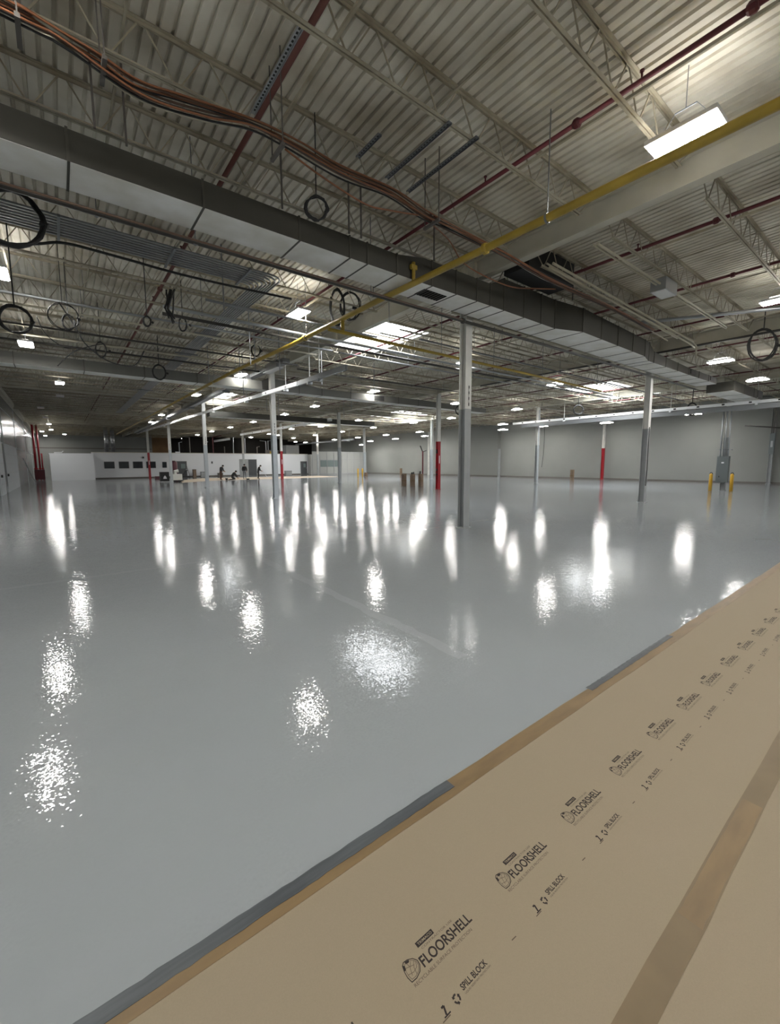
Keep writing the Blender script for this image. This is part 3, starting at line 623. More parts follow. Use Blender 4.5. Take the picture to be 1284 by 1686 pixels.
cord('loose_cable', spline([(-.3, 8.3, 4.8), (0, 8.3, 4.9), (.33, 8.3, 5.0), (1.03, 8.3, 4.99), (2.1, 8.35, 4.98), (4, 8.4, 5.05)]), .02, M_BLACK, 'thick black cable leaving the big loop at the left edge toward the right', 'cable')
# electrical drops near red pipe at left
t = thing('cable_drop', 'dark hanging clump of cable ends and fittings on the faded red pipe', 'cable', (2.3, 11.6, 5.3)); mb = MB()
for k in range(7): mb.tube([(random.uniform(-.1, .25), random.uniform(-.1, .1), .55), (random.uniform(-.1, .25), 0, .1), (random.uniform(0, .3), 0, random.uniform(-.3, -.1))], .02, 6)
mb.build('strands', M_BLACK, t)

# ------------------------------------------------------------------ bus ducts / trays
def tray(name, lab, x, y0, y1, z, wd, hg, m_, sockets=None, dark=M_BLACK, rise=0, drops=(), dm=M_STEEL):
    t = thing(name, lab, 'bus duct', (x, y0, z)); L = y1-y0
    MB().hexa([(-wd/2, 0, 0), (wd/2, 0, 0), (wd/2, L, rise), (-wd/2, L, rise), (-wd/2, 0, hg), (wd/2, 0, hg), (wd/2, L, hg+rise), (-wd/2, L, hg+rise)]).build('housing', m_, t)
    y = 1.0
    k = 0
    while sockets and y < L-.5 and k < 60:
        zz = rise*y/L; mb = MB(); mb.box(-wd/2-.015, -wd/2-.001, y, y+.13, zz+hg*.25, zz+hg*.75); mb.build('socket', dark, t); y += sockets; k += 1
    for y in drops:
        zz = rise*y/L; mb = MB(); mb.bar((0, y, zz+hg), (0, y, ZD-z-.01), .03); mb.build('hanger_post', dm, t)
        mb = MB(); mb.box(-wd/2-.05, wd/2+.05, y-.06, y+.06, zz-.09, zz-.001); mb.build('clamp', m_, t)
    return t
tray('bus_duct', 'long silver bus duct with black sockets running before the right wall', 29.95, -3, 21.8, 4.80, .12, .16, M_TRAY, 1.2, drops=(9.2, 13.3, 20.3), dm=M_WHITE)
tray('wire_trough', 'grey trough directly under the silver bus duct before the right wall', 30.0, 1, 21.0, 4.50, .14, .26, M_STEELD)
tray('bus_duct', 'bright silver bus duct passing before the pale left column', 7.95, 16.4, 62, 4.88, .08, .16, M_TRAY, 2.2, rise=.62, drops=(1.1, 6, 12, 19, 28), dm=M_WHITE, dark=M_STEELD)
tray('bus_duct', 'dark end of the bus duct, free-hanging right of the pale left column', 7.95, 12.6, 16.3, 4.86, .10, .18, M_STEELD, drops=(1.9, 2.7), dm=M_WHITE)
tray('cable_tray', 'dark cable tray close under the girder behind the yellow pipe', 7.6, 16.6, 60, 5.80, .30, .16, M_STEELD, rise=-.35, drops=(1.0, 8, 16, 24))
tray('bus_duct', 'distant silver bus duct between the pale left column and the partition', 18.9, 32.5, 56, 5.35, .10, .24, M_TRAY, 3, drops=(5.2, 12))
tray('bus_duct', 'farthest short silver bus duct over the dark opening behind the office', 18.9, 60.5, 75, 5.0, .10, .30, M_TRAY)
tray('bus_duct', 'distant grey tray low over the panel partition', 30.0, 46, 63, 4.62, .12, .2, M_STEELD, drops=(1.2,))
t = thing('bus_switch_box', 'grey switch box hung on the dark cable tray, nearer one', 'switch box', (7.4, 17.5, 5.62)); MB().box(-.12, .12, -.6, .6, 0, .3).build('enclosure', M_STEELD, t); MB().box(-.15, .15, -.75, .75, -.03, -.001).build('shelf', M_STEEL, t)
t = thing('bus_switch_box', 'grey switch box hung on the dark cable tray, farther one', 'switch box', (7.4, 20.9, 5.62)); MB().box(-.12, .12, -.5, .5, 0, .3).build('enclosure', M_STEELD, t); MB().box(-.15, .15, -.6, .6, -.03, -.001).build('shelf', M_STEEL, t)
for i, (x, y) in enumerate([(4.9, 13.3), (5.5, 14.5), (6.6, 15), (6.0, 17.5), (5.2, 19.0), (6.7, 19.2), (8.6, 15.5), (12.5, 17.3), (14.5, 22.5), (3.2, 10.2), (9.9, 24.5), (11.4, 26.3), (16.5, 26.6)]):
    tag(MB().bar((x, y, 4.75+.1*(i % 5)), (x, y, ZD), .025).build('conduit_drop', M_PIPEGRY), 'thin vertical conduit drop hanging from the roof %s' % ('left of the yellow pipe' if x < 8 else 'right of the pale left column'), 'conduit', 'conduit drops ' + ('left' if x < 8 else 'right'))

# ------------------------------------------------------------------ foreground paper, tape, print
def strip_thing(name, lab, cat, x0, x1, y0, y1, z, m_, jit=.004, n=60, zj=0):
    mb = MB(); a = []; b = []
    for i in range(n+1):
        x = x0+(x1-x0)*i/n; a.append((x, y1+random.uniform(-jit, jit), z+random.uniform(0, zj))); b.append((x, y0+random.uniform(-jit, jit), z+random.uniform(0, zj)))
    for i in range(n): mb.poly([b[i], b[i+1], a[i+1], a[i]])
    mb.poly(b+a[::-1]) if False else None
    for i in range(n):
        for e in (a, b): mb.poly([(e[i][0], e[i][1], z-.0009), (e[i+1][0], e[i+1][1], z-.0009), e[i+1], e[i]])
    return tag(mb.build(name, m_), lab, cat)
t = thing('floor_paper', 'tan protective floor board with repeated black printing, beside the grey tape', 'floor paper', (0, .9, 0))
mb = MB(); mb.box(-2.5, 34, -.49, .54, .0004, .0016); mb.build('sheet', M_PAPER, t)
Z = .0020
def ring(mb, pts, w, z):
    n = len(pts); c = Vector((sum(p[0] for p in pts)/n, sum(p[1] for p in pts)/n, 0))
    inn = [(c.x+(p[0]-c.x)*(1-w), c.y+(p[1]-c.y)*(1-w)) for p in pts]
    for i in range(n):
        j = (i+1) % n; mb.poly([(*pts[i], z), (*pts[j], z), (*inn[j], z), (*inn[i], z)])
def line(mb, pts, w, z):
    for p, q in zip(pts, pts[1:]):
        d = Vector((q[0]-p[0], q[1]-p[1], 0)); nn = Vector((-d.y, d.x, 0)).normalized()*w/2
        mb.poly([(p[0]+nn.x, p[1]+nn.y, z), (q[0]+nn.x, q[1]+nn.y, z), (q[0]-nn.x, q[1]-nn.y, z), (p[0]-nn.x, p[1]-nn.y, z)])
lg = MB()      # origin = (x0, world y); parent at y=.9 so subtract
def Yp(y): return y-.9
add_text(lg, 'FLOORSHELL', .242, .036, .032, Yp(.911), Z, bold=.02)
lg.cur = 1
add_text(lg, 'CONTRACTOR USE', .150, .0075, .062, Yp(.9565), Z)
add_text(lg, 'RECYCLABLE SURFACE PROTECTION', .275, .0105, -.028, Yp(.889), Z)
lg.cur = 0
for q in ((.053, Yp(.969)), ):
    lg.poly([(q[0], q[1], Z), (q[0]+.078, q[1], Z), (q[0]+.078, q[1]+.018, Z), (q[0], q[1]+.018, Z)])
lg.cur = 2
add_text(lg, 'TRIMACO', .066, .0095, .059, Yp(.9732), Z+.0004, bold=.01)
lg.cur = 0
sh = [(-.029, .906), (-.008, .905), (.014, .913), (.026, .928), (.028, .943), (.018, .958), (.0, .967), (-.016, .969), (-.026, .962), (-.031, .945), (-.033, .925)]
sh = [(p[0], Yp(p[1])) for p in sh]
ring(lg, sh, .09, Z); ring(lg, [(p[0]*.8, Yp(.937)+(p[1]-Yp(.937))*.8) for p in sh], .05, Z)
lg.cur = 1
for pp in ([(-.025, .93), (-.005, .925), (.012, .93), (.02, .945)], [(-.015, .92), (-.008, .94), (.005, .955)], [(.0, .915), (.004, .935), (.016, .95)], [(-.022, .95), (-.006, .945), (.01, .94)], [(-.01, .962), (-.006, .945)]):
    line(lg, [(a, Yp(b)) for a, b in pp], .0016, Z)
lg.cur = 0
lg.poly([(-.031, Yp(.945), Z), (-.026, Yp(.962), Z), (-.018, Yp(.958), Z), (-.022, Yp(.945), Z)])
lg.poly([(-.012, Yp(.966), Z), (.004, Yp(.963), Z), (.0, Yp(.956), Z), (-.012, Yp(.958), Z)])
lgm = lg.mesh('printed_logo', [M_INK, M_INKL, M_PAPER])
sb = MB()
add_text(sb, 'SPILL BLOCK', .121, .0195, .0, Yp(.7870), Z, bold=.025)
sb.cur = 1; add_text(sb, 'LIQUID RESISTANT PROTECTION', .124, .0065, 0, Yp(.7755), Z, bold=.01); rs = MB(); nm_ = MB()
cx_, cy_ = -.032, Yp(.787)
for k in range(3):
    a0 = PI/2+k*2*PI/3; arc = []
    for q in range(5): a = a0-.45+q*.9/4*1.25; arc.append((cx_+.0105*math.cos(a), cy_+.0115*math.sin(a)))
    line(rs, arc, .0058, Z); e = arc[-1]; aa = a0-.45+.9*1.25
    rs.poly([(e[0]+.006*math.cos(aa), e[1]+.006*math.sin(aa), Z), (e[0]-.007*math.sin(aa), e[1]+.007*math.cos(aa), Z), (e[0]-.006*math.cos(aa), e[1]-.006*math.sin(aa), Z)])
line(nm_, [(-.088, Yp(.800)), (-.078, Yp(.801)), (-.086, Yp(.779))], .0062, Z); line(nm_, [(-.096, Yp(.777)), (-.070, Yp(.777))], .004, Z)
nm_.cur = 1; line(nm_, [(-.108, Yp(.772)), (-.076, Yp(.772))], .003, Z); line(sb, [(.245, Yp(.780)), (.268, Yp(.779))], .0035, Z)
rsm = rs.mesh('recycling_symbol', [M_INK, M_INKL]); sbm = sb.mesh('printed_words', [M_INK, M_INKL]); nmm = nm_.mesh('printed_number', [M_INK, M_INKL])
for k in range(-2, 30):
    link('printed_logo', lgm, t, (.815+.4975*k, 0, 0))
    for nn_, mm_ in (('printed_words', sbm), ('recycling_symbol', rsm), ('printed_number', nmm)): link(nn_, mm_, t, (.903+.4925*k, 0, 0))
strip_thing('floor_paper', 'plain tan floor board at the lower right corner, beyond the seam tape', 'floor paper', -2.5, 34, -.62, .415, .0016, M_PAPER, 0, 4)
strip_thing('floor_paper', 'farther tan floor board sheet outside the lower right corner', 'floor paper', -2.5, 34, -1.6, -.63, .0014, M_PAPER, 0, 4)
strip_thing('tan_tape', 'narrow tan tape along the edge of the printed floor board, under the grey tape', 'tape', -2.5, 34, 1.365, 1.462, .0027, M_TAPE, .004, 120)
strip_thing('seam_tape', 'wide brown tape over the seam between two boards at lower right', 'tape', -2.5, 34, .366, .456, .0033, M_TAPE2, .0025, 120)
strip_thing('grey_tape', 'long strip of grey cloth tape in the foreground, lower left', 'tape', -2.5, 1.515, 1.408, 1.466, .0038, M_DUCT, .0025, 90, .0006)
strip_thing('grey_tape', 'short strip of grey cloth tape farther along the paper edge at right', 'tape', 3.01, 4.6, 1.424, 1.474, .0038, M_DUCT, .003, 50, .0006)
strip_thing('seam_tape', 'patch of brown tape overlapping the wide seam tape at lower right', 'tape', 1.72, 2.6, .372, .448, .0041, M_TAPE, .002, 20)

# ------------------------------------------------------------------ right side: electric panel, bollards, posts
t = thing('electric_panel', 'grey electric panel on the column between two yellow bollards', 'electric panel', (30.1, 7.48, .48))
mb = MB(); mb.box(-.12, .1, -.28, .28, 0, 1.5); mb.build('enclosure', M_PANEL, t)
mb = MB(); mb.box(-.135, -.121, -.25, .25, .04, 1.46); o = mb.build('door', M_PANEL, t)
mb = MB(); mb.box(-.14, -.1355, -.06, .06, 1.1, 1.17); mb.build('nameplate', M_OFFICE, o); mb = MB(); mb.box(-.15, -.136, .1, .14, .3, .38); mb.build('handle', M_BLACK, o)
for y in (-.18, 0, .18): MB().tube([(0, y, 1.5), (0, y, 4.1)], .035).build('conduit', M_STEEL, t, smooth=True)
mb = MB(); mb.box(-.06, .06, -.35, .35, 1.85, 1.89); mb.build('strut', M_STEELD, t)
def bollard(x, y, h, r, lab, m_=M_YELB, cap=True, grp=None):
    t = thing('bollard', lab, 'bollard', (x, y, 0), grp)
    MB().tube([(0, 0, 0), (0, 0, h-.1), (0, 0, h-.03), (0, 0, h)], [r, r, r*.85, r*.3], 16).build('post', m_, t, smooth=True)
    if cap:
        MB().tube([(0, -r*.9, h-.06), (0, -r*.5, h+.03), (0, 0, h+.06), (0, r*.5, h+.03), (0, r*.9, h-.06)], .02, 6).build('top_band', M_BLACK, t)
bollard(29.75, 7.92, 1.0, .085, 'yellow bollard left of the electric panel'); bollard(29.9, 6.98, 1.0, .085, 'yellow bollard right of the electric panel')
bollard(29.6, 44.6, 1.05, .09, 'thin yellow bollard, left of two at the far column with the brown base', cap=False); bollard(29.8, 43.9, 1.05, .09, 'thin yellow bollard, right of two at the far column with the brown base', cap=False)
bw = MB().box(-.16, .16, -.16, .16, 0, .5); tag(bw.build('column_wrap', M_KRAFT, loc=(30.33, 43.9, .02)), 'brown wrap round the base of the far column beside two yellow bollards', 'wrap')
def wrapped(x, y, h, lab, knobs):
    t = thing('wrapped_post', lab, 'post', (x, y, 0))
    MB().box(-.13, .13, -.13, .13, 0, h).build('wrap', M_KRAFT, t)
    MB().box(-.135, .135, -.135, .135, h*.42, h*.50).build('tape_band', M_TAPE, t)
    mb = MB()
    for dx, dz in knobs: mb.tube([(dx, 0, h), (dx, 0, h+dz)], .05, 8)
    if knobs: mb.build('pipe_end', M_BLACK, t)
wrapped(19.90, 23.9, .90, 'leftmost of three brown wrapped posts left of the red column', []); wrapped(20.3, 23.4, .88, 'middle of three brown wrapped posts left of the red column, two black knobs', [(-.08, .14), (.09, .16)]); wrapped(20.75, 23.0, .90, 'rightmost of three brown wrapped posts left of the red column', [(-.06, .2)])
wrapped(38.0, 46.3, .95, 'small brown wrapped post far off by the right wall, behind the group of three', []); wrapped(36.9, 20.3, 1.0, 'brown wrapped post standing alone before the right wall', [])
# fire stand by wall, red, with forked top
t = thing('red_fire_stand', 'dark red standpipe with forked black top near the far right wall', 'standpipe', (30.35, 33.4, 0)); t.location = (37.3, 41.0, 0)
MB().tube([(0, 0, 0), (0, 0, 3.2)], .09, 10).build('pipe', M_REDPIPE, t); MB().tube([(0, 0, 3.1), (-.35, .1, 3.9)], .07, 8).tube([(0, 0, 3.1), (.4, -.3, 3.3)], .05, 8).build('fork', M_BLACK, t)
# heater / bracket on right wall
pipe('wall_bracket_pipe', 'thin dark brace under the trough near the right wall', [(38.5, 8.5, 4.2), (38.5, 5.5, 3.75)], .05, M_PIPEBLK)

# ------------------------------------------------------------------ office block
YO = 61.0
struct(MB().box(X0+1.9, 3.05, 58.4, 58.6, 0, 2.86).build('wall_office_box_front', M_OFFICE))
struct(MB().box(2.95, 3.10, 58.6, YO, 0, 2.86).build('wall_office_box_side', M_OFFICE))
struct(MB().box(-.85, 3.1, 58.4, YO+.2, 2.86, 2.95).build('trim_7', M_OFFICE))
struct(MB().box(3.0, 31.0, YO, YO+.2, 0, 3.1).build('wall_office', M_OFFICE))
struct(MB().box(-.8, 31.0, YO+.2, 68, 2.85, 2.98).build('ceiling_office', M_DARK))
struct(MB().box(3.0, 31.0, YO-.02, YO+.22, 3.1, 3.18).build('trim_8', M_BEAM))
struct(MB().box(3.0, 31.0, YO-.02, YO, 0, .14).build('baseboard_office', M_BASE))
for k, x in enumerate((4.18, 5.67, 7.15, 8.6)):
    o = struct(MB().box(x, x+1.05, YO-.05, YO-.001, 1.22, 2.05).build('window_%d' % (k+1), M_DOOR))
    MB().box(x+.05, x+1.0, YO-.06, YO-.051, 1.27, 2.0).build('pane', M_GLASS, o)
def door(n, x0, x1, h, dbl=False, glass=True, y=YO):
    o = struct(MB().box(x0-.06, x1+.06, y-.06, y-.001, 0, h+.06).build('door_%d' % n, M_COLGREY))
    if dbl:
        mb = MB(); xm = (x0+x1)/2; mb.box(x0, xm-.02, y-.08, y-.061, 0, h); mb.build('leaf', M_COLGREY, o); mb = MB(); mb.box(xm+.02, x1, y-.08, y-.061, 0, h); mb.build('leaf', M_DOOR, o)
    else:
        l = MB().box(x0, x1, y-.08, y-.061, 0, h).build('leaf', M_DOOR, o)
        if glass: MB().box(x0+(x1-x0)*.45, x1-.15, y-.09, y-.0805, h*.55, h*.85).build('pane', M_GLASS2, l)
        MB().box(x1-.12, x1-.05, y-.12, y-.0805, .95, 1.02).build('handle', M_STEEL, l)
door(1, 12.0, 13.25, 2.05); door(2, 20.3, 22.7, 2.3, True); 
door(3, 29.75, 30.75, 2.0, y=YO)
struct(MB().box(10.4, 10.9, YO-.06, YO-.001, 1.25, 2.0).build('window_5', M_GLASS))
# small lamp + hood on the office wall
t = thing('wall_speaker', 'small black fixture on the white office wall right of the windows', 'fixture', (8.3, YO-.08, 2.55)); MB().box(-.08, .08, -.1, .07, -.1, .1).build('body', M_BLACK, t)
t = thing('wall_speaker', 'small dark fixture on the white office wall above the kneeling worker', 'fixture', (16.5, YO-.06, 1.9)); MB().box(-.08, .08, -.05, .05, -.15, .15).build('body', M_DOOR, t)
# partition of grey panels
pt = MB(); pt.box(31.3, 41.6, 60.0, 60.15, 0, 3.55)
struct(pt.build('wall_partition', M_PART))
mb = MB()
for k in range(9): x = 31.3+k*1.28; mb.box(x, x+.06, 59.97, 60.0, 0, 3.55)
mb.box(31.3, 41.6, 59.97, 60.0, 2.25, 2.31); mb.box(31.3, 41.6, 59.97, 60.0, 3.5, 3.58); mb.box(31.3, 41.6, 59.97, 60.0, 0, .1)
struct(mb.build('trim_9', M_COLGREY))
for k in range(3): struct(MB().box(32.7+k*1.28, 33.84+k*1.28, 59.98, 59.999, 1.15, 2.2).build('window_%d' % (6+k), M_GLASS2))
struct(MB().box(31.0, 31.3, 60.0, 68, 0, 3.1).build('wall_office_end', M_PART))
# twin silver ducts rising from the office roof
for i, x in enumerate((4.95, 5.65)):
    t = thing('riser_duct', 'round silver riser duct on the office roof, %s of two' % ('left', 'right')[i], 'duct', (x, 66, 3))
    MB().tube([(0, 0, .15), (0, 0, 3.45)], .23, 14).build('pipe', M_STEEL, t, smooth=True)
    mb = MB()
    for z in (.9, 1.7, 2.5): mb.tube([(0, 0, z-.03), (0, 0, z+.03)], .25, 14)
    mb.build('seam_band', M_STEELD, t)
    MB().box(-.5, .5, -.5, .5, 0, .15).build('base_curb', M_STEELD, t)
# clutter on office roof / dark opening
clut = [('red_pipe_stub', 'dull red pipe in the dark opening above the kneeling worker', (17.6, 64, 3), 'redpipe'), ('roof_machine', 'dark machine with brass-coloured panel above the office near the red column', (26.4, 64, 3), 'mach'), ('roof_machine', 'boxy dark unit above the office beside the partition', (29.6, 64, 3), 'mach2'), ('roof_machine', 'small pale twin-lamp unit in the dark opening above the office', (13.3, 66, 3.2), 'twin')]
for nm, lab, loc, kind in clut:
    t = thing(nm, lab, 'machinery' if 'pipe' not in nm else 'pipe', loc)
    if kind == 'redpipe': MB().tube([(0, 0, 0), (0, 0, 2.5)], .06).tube([(0, 0, 2.5), (1.2, 0, 2.8)], .06).build('pipe', M_REDPIPE, t)
    if kind == 'mach': MB().box(-.9, .9, -.5, .5, 0, .8).build('body', M_BASE, t); MB().box(-.6, .6, -.52, -.501, .2, .6).build('front_panel', M_YEL, t); MB().tube([(-.6, 0, .8), (-.6, 0, 2.2), (.5, 0, 2.4)], .08).build('pipe', M_STEELD, t)
    if kind == 'mach2': MB().box(-1.1, 1.1, -.6, .6, 0, 1.6).build('body', M_COLGREY, t); MB().box(-1.0, 1.0, -.9, -.61, .0, .12).build('ledge', M_YEL, t)
    if kind == 'twin': MB().box(-.3, .3, -.1, .1, 0, .25).build('body', M_STEEL, t); MB().tube([(-.14, -.12, .12), (-.14, -.2, .12)], .09, 10).tube([(.14, -.12, .12), (.14, -.2, .12)], .09, 10).build('lens', M_OFFICE, t)
for i in range(9):
    x = 13.5+i*1.6+random.uniform(-.3, .3); h = random.uniform(1.2, 3)
    t = thing('process_pipe', 'dim grey process pipe standing in the dark opening above the office', 'pipe', (x, 66.5, 2.98), 'process pipes in the dark opening')
    MB().tube([(0, 0, 0), (0, 0, h), (random.uniform(-1, 1), 0, h+.1)], .07, 8).build('pipe', [M_STEELD, M_BASE, M_STEEL][i % 3], t)
struct(MB().box(14.4, 30.9, 68, 68.2, 2.98, 5.75).build('wall_unlit_backdrop', M_DARK))  # black sheet painting the darkness of the unlit opening
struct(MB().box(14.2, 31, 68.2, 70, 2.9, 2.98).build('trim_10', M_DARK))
t = thing('roof_clutter', 'small pale scraps lying on the left end of the office roof', 'clutter', (-.1, 58.9, 2.95)); MB().tube([(-.3, 0, .06), (.4, 0, .1)], .06, 8).tube([(.3, .1, .06), (.5, .2, .25)], .04, 8).build('tube', M_OFFICE, t)

# ------------------------------------------------------------------ left wall items
for n, (y0, y1) in enumerate([(31.7, 34.2), (35.5, 45.0)]):
    o = struct(MB().box(X0, X0+.06, y0, y1, 0, 3.05).build('door_%d' % (4+n), M_COLLIGHT))
    mb = MB()
    for z in (.6, 1.2, 1.8, 2.4): mb.box(X0+.06, X0+.07, y0+.1, y1-.1, z-.01, z+.01)
    mb.build('panel_grooves', M_COLGREY, o); MB().box(X0+.06, X0+.14, y0+.3, y0+.45, 1.0, 1.15).build('handle', M_BLACK, o)
pipe('wall_conduit', 'thin vertical conduit with a small box on the left wall beside the door', [(X0+.08, 34.9, .4), (X0+.08, 34.9, 5.0)], .03, M_COLGREY)
for i, (x, y, r) in enumerate([(-2.15, 62.6, .11), (-1.8, 62.9, .09), (-1.55, 62.6, .07)]):
    t = thing('fire_riser', 'red fire riser pipe in the far left corner, %s of three' % ('left', 'middle', 'right')[i], 'riser', (x, y, 0))
    MB().tube([(0, 0, 0), (0, 0, 6.2 if i < 2 else 3.0)], r, 10).build('pipe', M_RED, t, smooth=True)
    MB().tube([(0, 0, 1.2), (0, 0, 1.35)], r*1.7, 10).tube([(0, -.1, .9), (0, -.35, .9)], r*.9, 8).build('valve', M_RED, t)
t = thing('fire_valve_cabinet', 'dark red valve cabinet at the foot of the fire risers', 'cabinet', (-1.85, 62.2, 0)); MB().box(-.45, .45, -.12, .12, .05, 1.15).build('body', M_MAROON, t)
MB().box(-.4, .4, -.13, -.121, .1, 1.1).build('door', M_REDPIPE, t)
cord('leaning_pole', [(X0+.9, 49.5, .03), (X0+.12, 50.5, 2.3)], .04, M_COLGREY, 'grey pole leaning against the left wall', 'pole')
struct(MB().box(X0, X0+.08, 31.0, 32.2, 4.95, 5.35).build('window_9', M_DARK))

# ------------------------------------------------------------------ floor machine and clutter near the office
t = thing('floor_machine', 'white floor finishing machine standing around the pale column by the office', 'machine', (8.9, 44.9, 0))
MB().box(-.55, .35, -.35, .35, .18, .75).build('body', M_MACH, t); MB().tube([(-.2, 0, .75), (-.2, 0, 1.0), (.1, 0, 1.05)], .16, 10).build('motor', M_MACH, t)
MB().tube([(.35, 0, .5), (.75, 0, 1.05), (.95, 0, 1.1)], .03, 6).build('handle', M_BLACK, t)
MB().tube([(-.3, -.3, .15), (-.3, .3, .15)], .15, 12).tube([(.2, -.3, .12), (.2, .3, .12)], .12, 12).build('wheels', M_BLACK, t)
MB().tube([(.1, 0, .05), (.1, 0, .12)], .4, 16).build('skirt', M_BLACK, t)
t = thing('black_case', 'black square case with a white triangle on its front, left of the floor machine', 'case', (7.95, 46.0, 0))
MB().box(-.38, .38, -.3, .3, .05, .95).build('body', M_BLACK, t)
mb = MB(); mb.poly([(-.16, -.302, .3), (.16, -.302, .3), (.1, -.302, .5), (0, -.302, .62), (-.1, -.302, .5)]); o = mb.build('triangle_mark', M_OFFICE, t)
t = thing('maroon_cylinder', 'tall dark maroon cylinder behind the pale column by the office', 'cylinder', (10.3, 53.5, 0)); MB().tube([(0, 0, 0), (0, 0, 1.9), (0, 0, 2.1)], [.35, .35, .15], 14).build('body', M_MAROON, t, smooth=True)
t = thing('floor_box', 'small dull red box at the foot of the red-based column by the office windows', 'box', (8.95, 55.8, 0)); MB().box(-.3, .3, -.15, .15, 0, .3).build('body', M_MAROON, t)
bx = [(14.0, 60.2, .18, .95, M_KRAFT, 'tall brown carton with dark lid against the office wall'), (15.2, 60.2, .4, .62, M_COLGREY, 'grey bin against the office wall beside the brown carton'), (17.3, 60.2, .3, .42, M_BASE, 'small dark box against the office wall left of the standing worker'), (12.9, 60.0, .5, .12, M_BLACK, 'flat black mat pile by the office door'), (27.3, 60.3, .5, .55, M_COLGREY, 'low grey crate against the wall near the red-based column')]
for x, y, hw, h, m_, lab in bx:
    t = thing('storage_box', lab, 'box', (x, y, 0)); MB().box(-hw, hw, -.25, .25, 0, h).build('body', m_, t); MB().box(-hw-.02, hw+.02, -.27, .27, h, h+.05).build('lid', M_BLACK, t)
cord('broom_handle', [(13.4, 60.0, 0), (13.2, 60.7, 1.5)], .03, M_BASE, 'thin broom handle leaning on the office wall beside the carton', 'broom')
sp = MB(); sp.poly([(8.8, 42.4, .003), (12.5, 45.2, .003), (19.5, 45.2, .003), (28, 46.0, .003), (28, 52, .003), (13.4, 54, .003), (9.6, 48, .003)])  # thin sheet standing for a tan area of bare concrete
tag(sp.build('bare_floor_patch', M_SAND), 'tan bare concrete patch of floor where the workers stand', 'floor patch')
t = thing('work_lamp', 'black lamp head low on the floor before the worker seen from behind', 'lamp', (15.6, 44.5, 0)); MB().tube([(0, 0, .02), (0, 0, .16)], .14, 12).build('body', M_BLACK, t); MB().box(-.06, .06, -.06, .06, 0, .02).build('foot', M_STEEL, t)
t = thing('bucket', 'small dark bucket at the feet of the left standing worker', 'bucket', (13.75, 45.7, 0)); MB().tube([(0, 0, 0.005), (0, 0, .2)], [.10, .14], 12).build('pail', M_BLACK, t); MB().tube([(-.13, 0, .19), (0, 0, .3), (.13, 0, .19)], .01, 6).build('handle', M_STEEL, t)

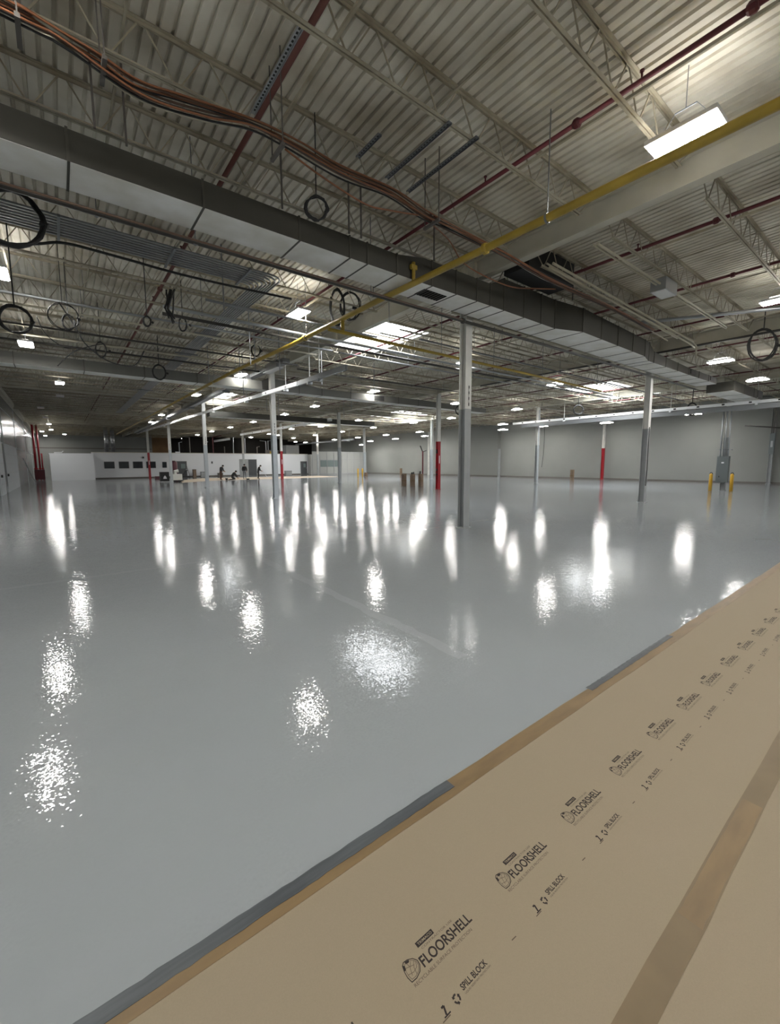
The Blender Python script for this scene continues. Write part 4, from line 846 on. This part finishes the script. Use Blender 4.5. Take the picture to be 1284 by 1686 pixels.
# ------------------------------------------------------------------ people
def skin_mesh(name, verts, edges, radii, m_, parent, sub=1):
    me = bpy.data.meshes.new(name); me.from_pydata(verts, edges, []); me.materials.append(m_)
    o = link(name, me, parent)
    s_ = o.modifiers.new('skin', 'SKIN')
    for v, r in zip(me.skin_vertices[0].data, radii):
        rr = r if isinstance(r, tuple) else (r, r); v.radius = rr; v.use_root = False
    me.skin_vertices[0].data[0].use_root = True
    s_.use_smooth_shade = True; b = o.modifiers.new('sub', 'SUBSURF'); b.levels = sub; b.render_levels = sub
    return o
def person(lab, loc, rz, J, top, leg, scale=1.0):
    t = thing('person', lab, 'person', loc, rz=rz); t.scale = (scale,)*3
    V = []; E_ = []; Rr = []; idx = {}
    def add(n, p, r, par=None):
        idx[n] = len(V); V.append(p); Rr.append(r)
        if par: E_.append((idx[par], idx[n]))
    add('pel', J['pel'], (.13, .10)); add('spine', J['spine'], (.13, .10), 'pel'); add('chest', J['chest'], (.16, .11), 'spine'); add('neck', J['neck'], .055, 'chest')
    hd = Vector(J['head']); nk = Vector(J['neck']); d = (hd-nk).normalized()
    add('h1', tuple(nk+d*.09), .07, 'neck'); add('h2', tuple(hd), .088, 'h1'); add('h3', tuple(hd+d*.09), .06, 'h2')
    fw = Vector(J.get('face', (0, -1, 0)))
    for s_ in 'LR':
        add('sh'+s_, J['sh'+s_], .065, 'chest'); add('el'+s_, J['el'+s_], .045, 'sh'+s_); add('wr'+s_, J['wr'+s_], .03, 'el'+s_)
        wv = Vector(J['wr'+s_]); dd = (wv-Vector(J['el'+s_])).normalized(); pv = wv+dd*.06; add('pa'+s_, tuple(pv), (.036, .018), 'wr'+s_)
        sd = dd.cross(fw).normalized() if dd.cross(fw).length > .1 else Vector((1, 0, 0))
        for k in range(4):
            o = sd*(k-1.5)*.02; L = (.07, .08, .075, .06)[k]
            add('f%s%d' % (s_, k), tuple(pv+o+dd*.03), .009, 'pa'+s_); add('g%s%d' % (s_, k), tuple(pv+o+dd*(.03+L)+fw*.015), .008, 'f%s%d' % (s_, k))
        add('th'+s_, tuple(wv+dd*.05-sd*.045+fw*.02), .010, 'wr'+s_)
        add('hp'+s_, J['hp'+s_], .085, 'pel'); add('kn'+s_, J['kn'+s_], .058, 'hp'+s_); add('an'+s_, J['an'+s_], .042, 'kn'+s_)
        av = Vector(J['an'+s_]); add('to'+s_, tuple(av+Vector(J.get('toe', (0, -.18, -.04)))), (.045, .03), 'an'+s_)
    skin_mesh('body', V, E_, Rr, M_SKIN, t)
    def sub(names, edges, k, m_, nm):
        vv = [V[idx[n]] for n in names]; rr = [tuple(x*k for x in (Rr[idx[n]] if isinstance(Rr[idx[n]], tuple) else (Rr[idx[n]],)*2)) for n in names]
        return skin_mesh(nm, vv, [(names.index(a), names.index(b)) for a, b in edges], rr, m_, t)
    sub(['chest', 'spine', 'pel', 'neck', 'shL', 'elL', 'wrL', 'shR', 'elR', 'wrR'], [('chest', 'spine'), ('spine', 'pel'), ('chest', 'neck'), ('chest', 'shL'), ('shL', 'elL'), ('elL', 'wrL'), ('chest', 'shR'), ('shR', 'elR'), ('elR', 'wrR')], 1.42, top, 'jacket')
    sub(['pel', 'spine', 'hpL', 'knL', 'anL', 'hpR', 'knR', 'anR'], [('pel', 'spine'), ('pel', 'hpL'), ('hpL', 'knL'), ('knL', 'anL'), ('pel', 'hpR'), ('hpR', 'knR'), ('knR', 'anR')], 1.3, leg, 'trousers')
    for s_ in 'LR':
        av = Vector(J['an'+s_]); tv = Vector(J.get('toe', (0, -.18, -.04)))
        skin_mesh('boot', [tuple(av), tuple(av+tv*.4+Vector((0, 0, -.02))), tuple(av+tv)], [(0, 1), (1, 2)], [.055, .05, .045], M_CLB, t)
    bv = MB(); c = hd+d*.03-fw*.02; nS = 10
    for i in range(7):
        a0 = PI*.62*i/7; a1 = PI*.62*(i+1)/7
        for k in range(nS):
            q = []
            for a, b in ((a0, k), (a1, k), (a1, k+1), (a0, k+1)):
                ph = 2*PI*b/nS; q.append((c.x+.108*math.sin(a)*math.cos(ph), c.y+.112*math.sin(a)*math.sin(ph), c.z+.115*math.cos(a)))
            bv.poly(q)
    bv.build('hair', M_HAIR, t, smooth=True)
    fc = MB(); n0 = hd+fw*.09; fc.tube([n0+Vector((0, 0, .03)), n0+fw*.02-Vector((0, 0, .01))], [.008, .014], 6); fc.build('nose', M_SKIN, t)
    ey = MB(); sdv = Vector((1, 0, 0)) if abs(fw.y) > abs(fw.x) else Vector((0, 1, 0))
    for s_ in (-1, 1): p = hd+fw*.082+sdv*.033*s_+Vector((0, 0, .03)); ey.tube([p, p+fw*.008], .009, 6)
    p = hd+fw*.08-Vector((0, 0, .045)); ey.bar(p-sdv*.022, p+sdv*.022, .008); ey.build('eyes_and_mouth', M_HAIR, t)
    return t
stand = dict(pel=(0, 0, .92), spine=(0, 0, 1.08), chest=(0, 0, 1.28), neck=(0, 0, 1.47), head=(0, -.03, 1.60), shL=(-.18, 0, 1.38), shR=(.18, 0, 1.38), elL=(-.25, -.02, 1.10), elR=(.25, -.02, 1.10), wrL=(-.20, -.15, .92), wrR=(.20, -.15, .92), hpL=(-.10, 0, .86), hpR=(.10, 0, .86), knL=(-.11, -.02, .48), knR=(.11, -.02, .48), anL=(-.12, .02, .10), anR=(.12, .02, .10), face=(0, -1, 0))
bent = dict(stand); bent.update(spine=(0, -.04, 1.08), chest=(0, -.10, 1.26), neck=(0, -.19, 1.42), head=(0, -.28, 1.51), shL=(-.18, -.12, 1.35), shR=(.18, -.12, 1.35), elL=(-.22, -.18, 1.07), elR=(.22, -.18, 1.07), wrL=(-.15, -.35, .98), wrR=(.15, -.35, .98), knL=(-.09, -.03, .48), knR=(.09, -.03, .48), anL=(-.09, .03, .10), anR=(.09, .05, .10), face=(0, -.9, -.43))
kneel = dict(pel=(0, .1, .38), spine=(0, -.02, .52), chest=(0, -.15, .68), neck=(0, -.27, .80), head=(0, -.36, .87), shL=(-.18, -.18, .74), shR=(.18, -.18, .74), elL=(-.22, -.35, .50), elR=(.22, -.35, .50), wrL=(-.12, -.5, .28), wrR=(.12, -.5, .28), hpL=(-.10, .08, .33), hpR=(.10, .08, .33), knL=(-.14, -.25, .10), knR=(.14, -.25, .10), anL=(-.12, .28, .08), anR=(.12, .28, .08), toe=(0, .15, -.02), face=(0, -.8, -.6))
person('standing worker in black top and brown trousers looking down, leftmost of the four', (13.25, 45.9, .0), .75, bent, M_CLB, M_CLBR, .97)
person('kneeling worker in black bent over the floor', (14.35, 45.6, .0), 1.0, kneel, M_CLB, M_CLB, 1.0)
person('worker in black jacket and grey trousers standing before the pale column, double doors behind', (15.85, 46.2, .0), 2.6, stand, M_CLB, M_CLG, .97)
wk = person('worker in black bending over a white mop, rightmost of the four', (17.1, 45.5, .0), 1.4, bent, M_CLB, M_CLB, .95)
cord('mop', [(17.45, 45.2, 1.0), (18.0, 45.0, .06)], .02, M_OFFICE, 'white mop held by the rightmost worker', 'mop')
# south part of shell needs nothing more
bpy.context.view_layer.update()
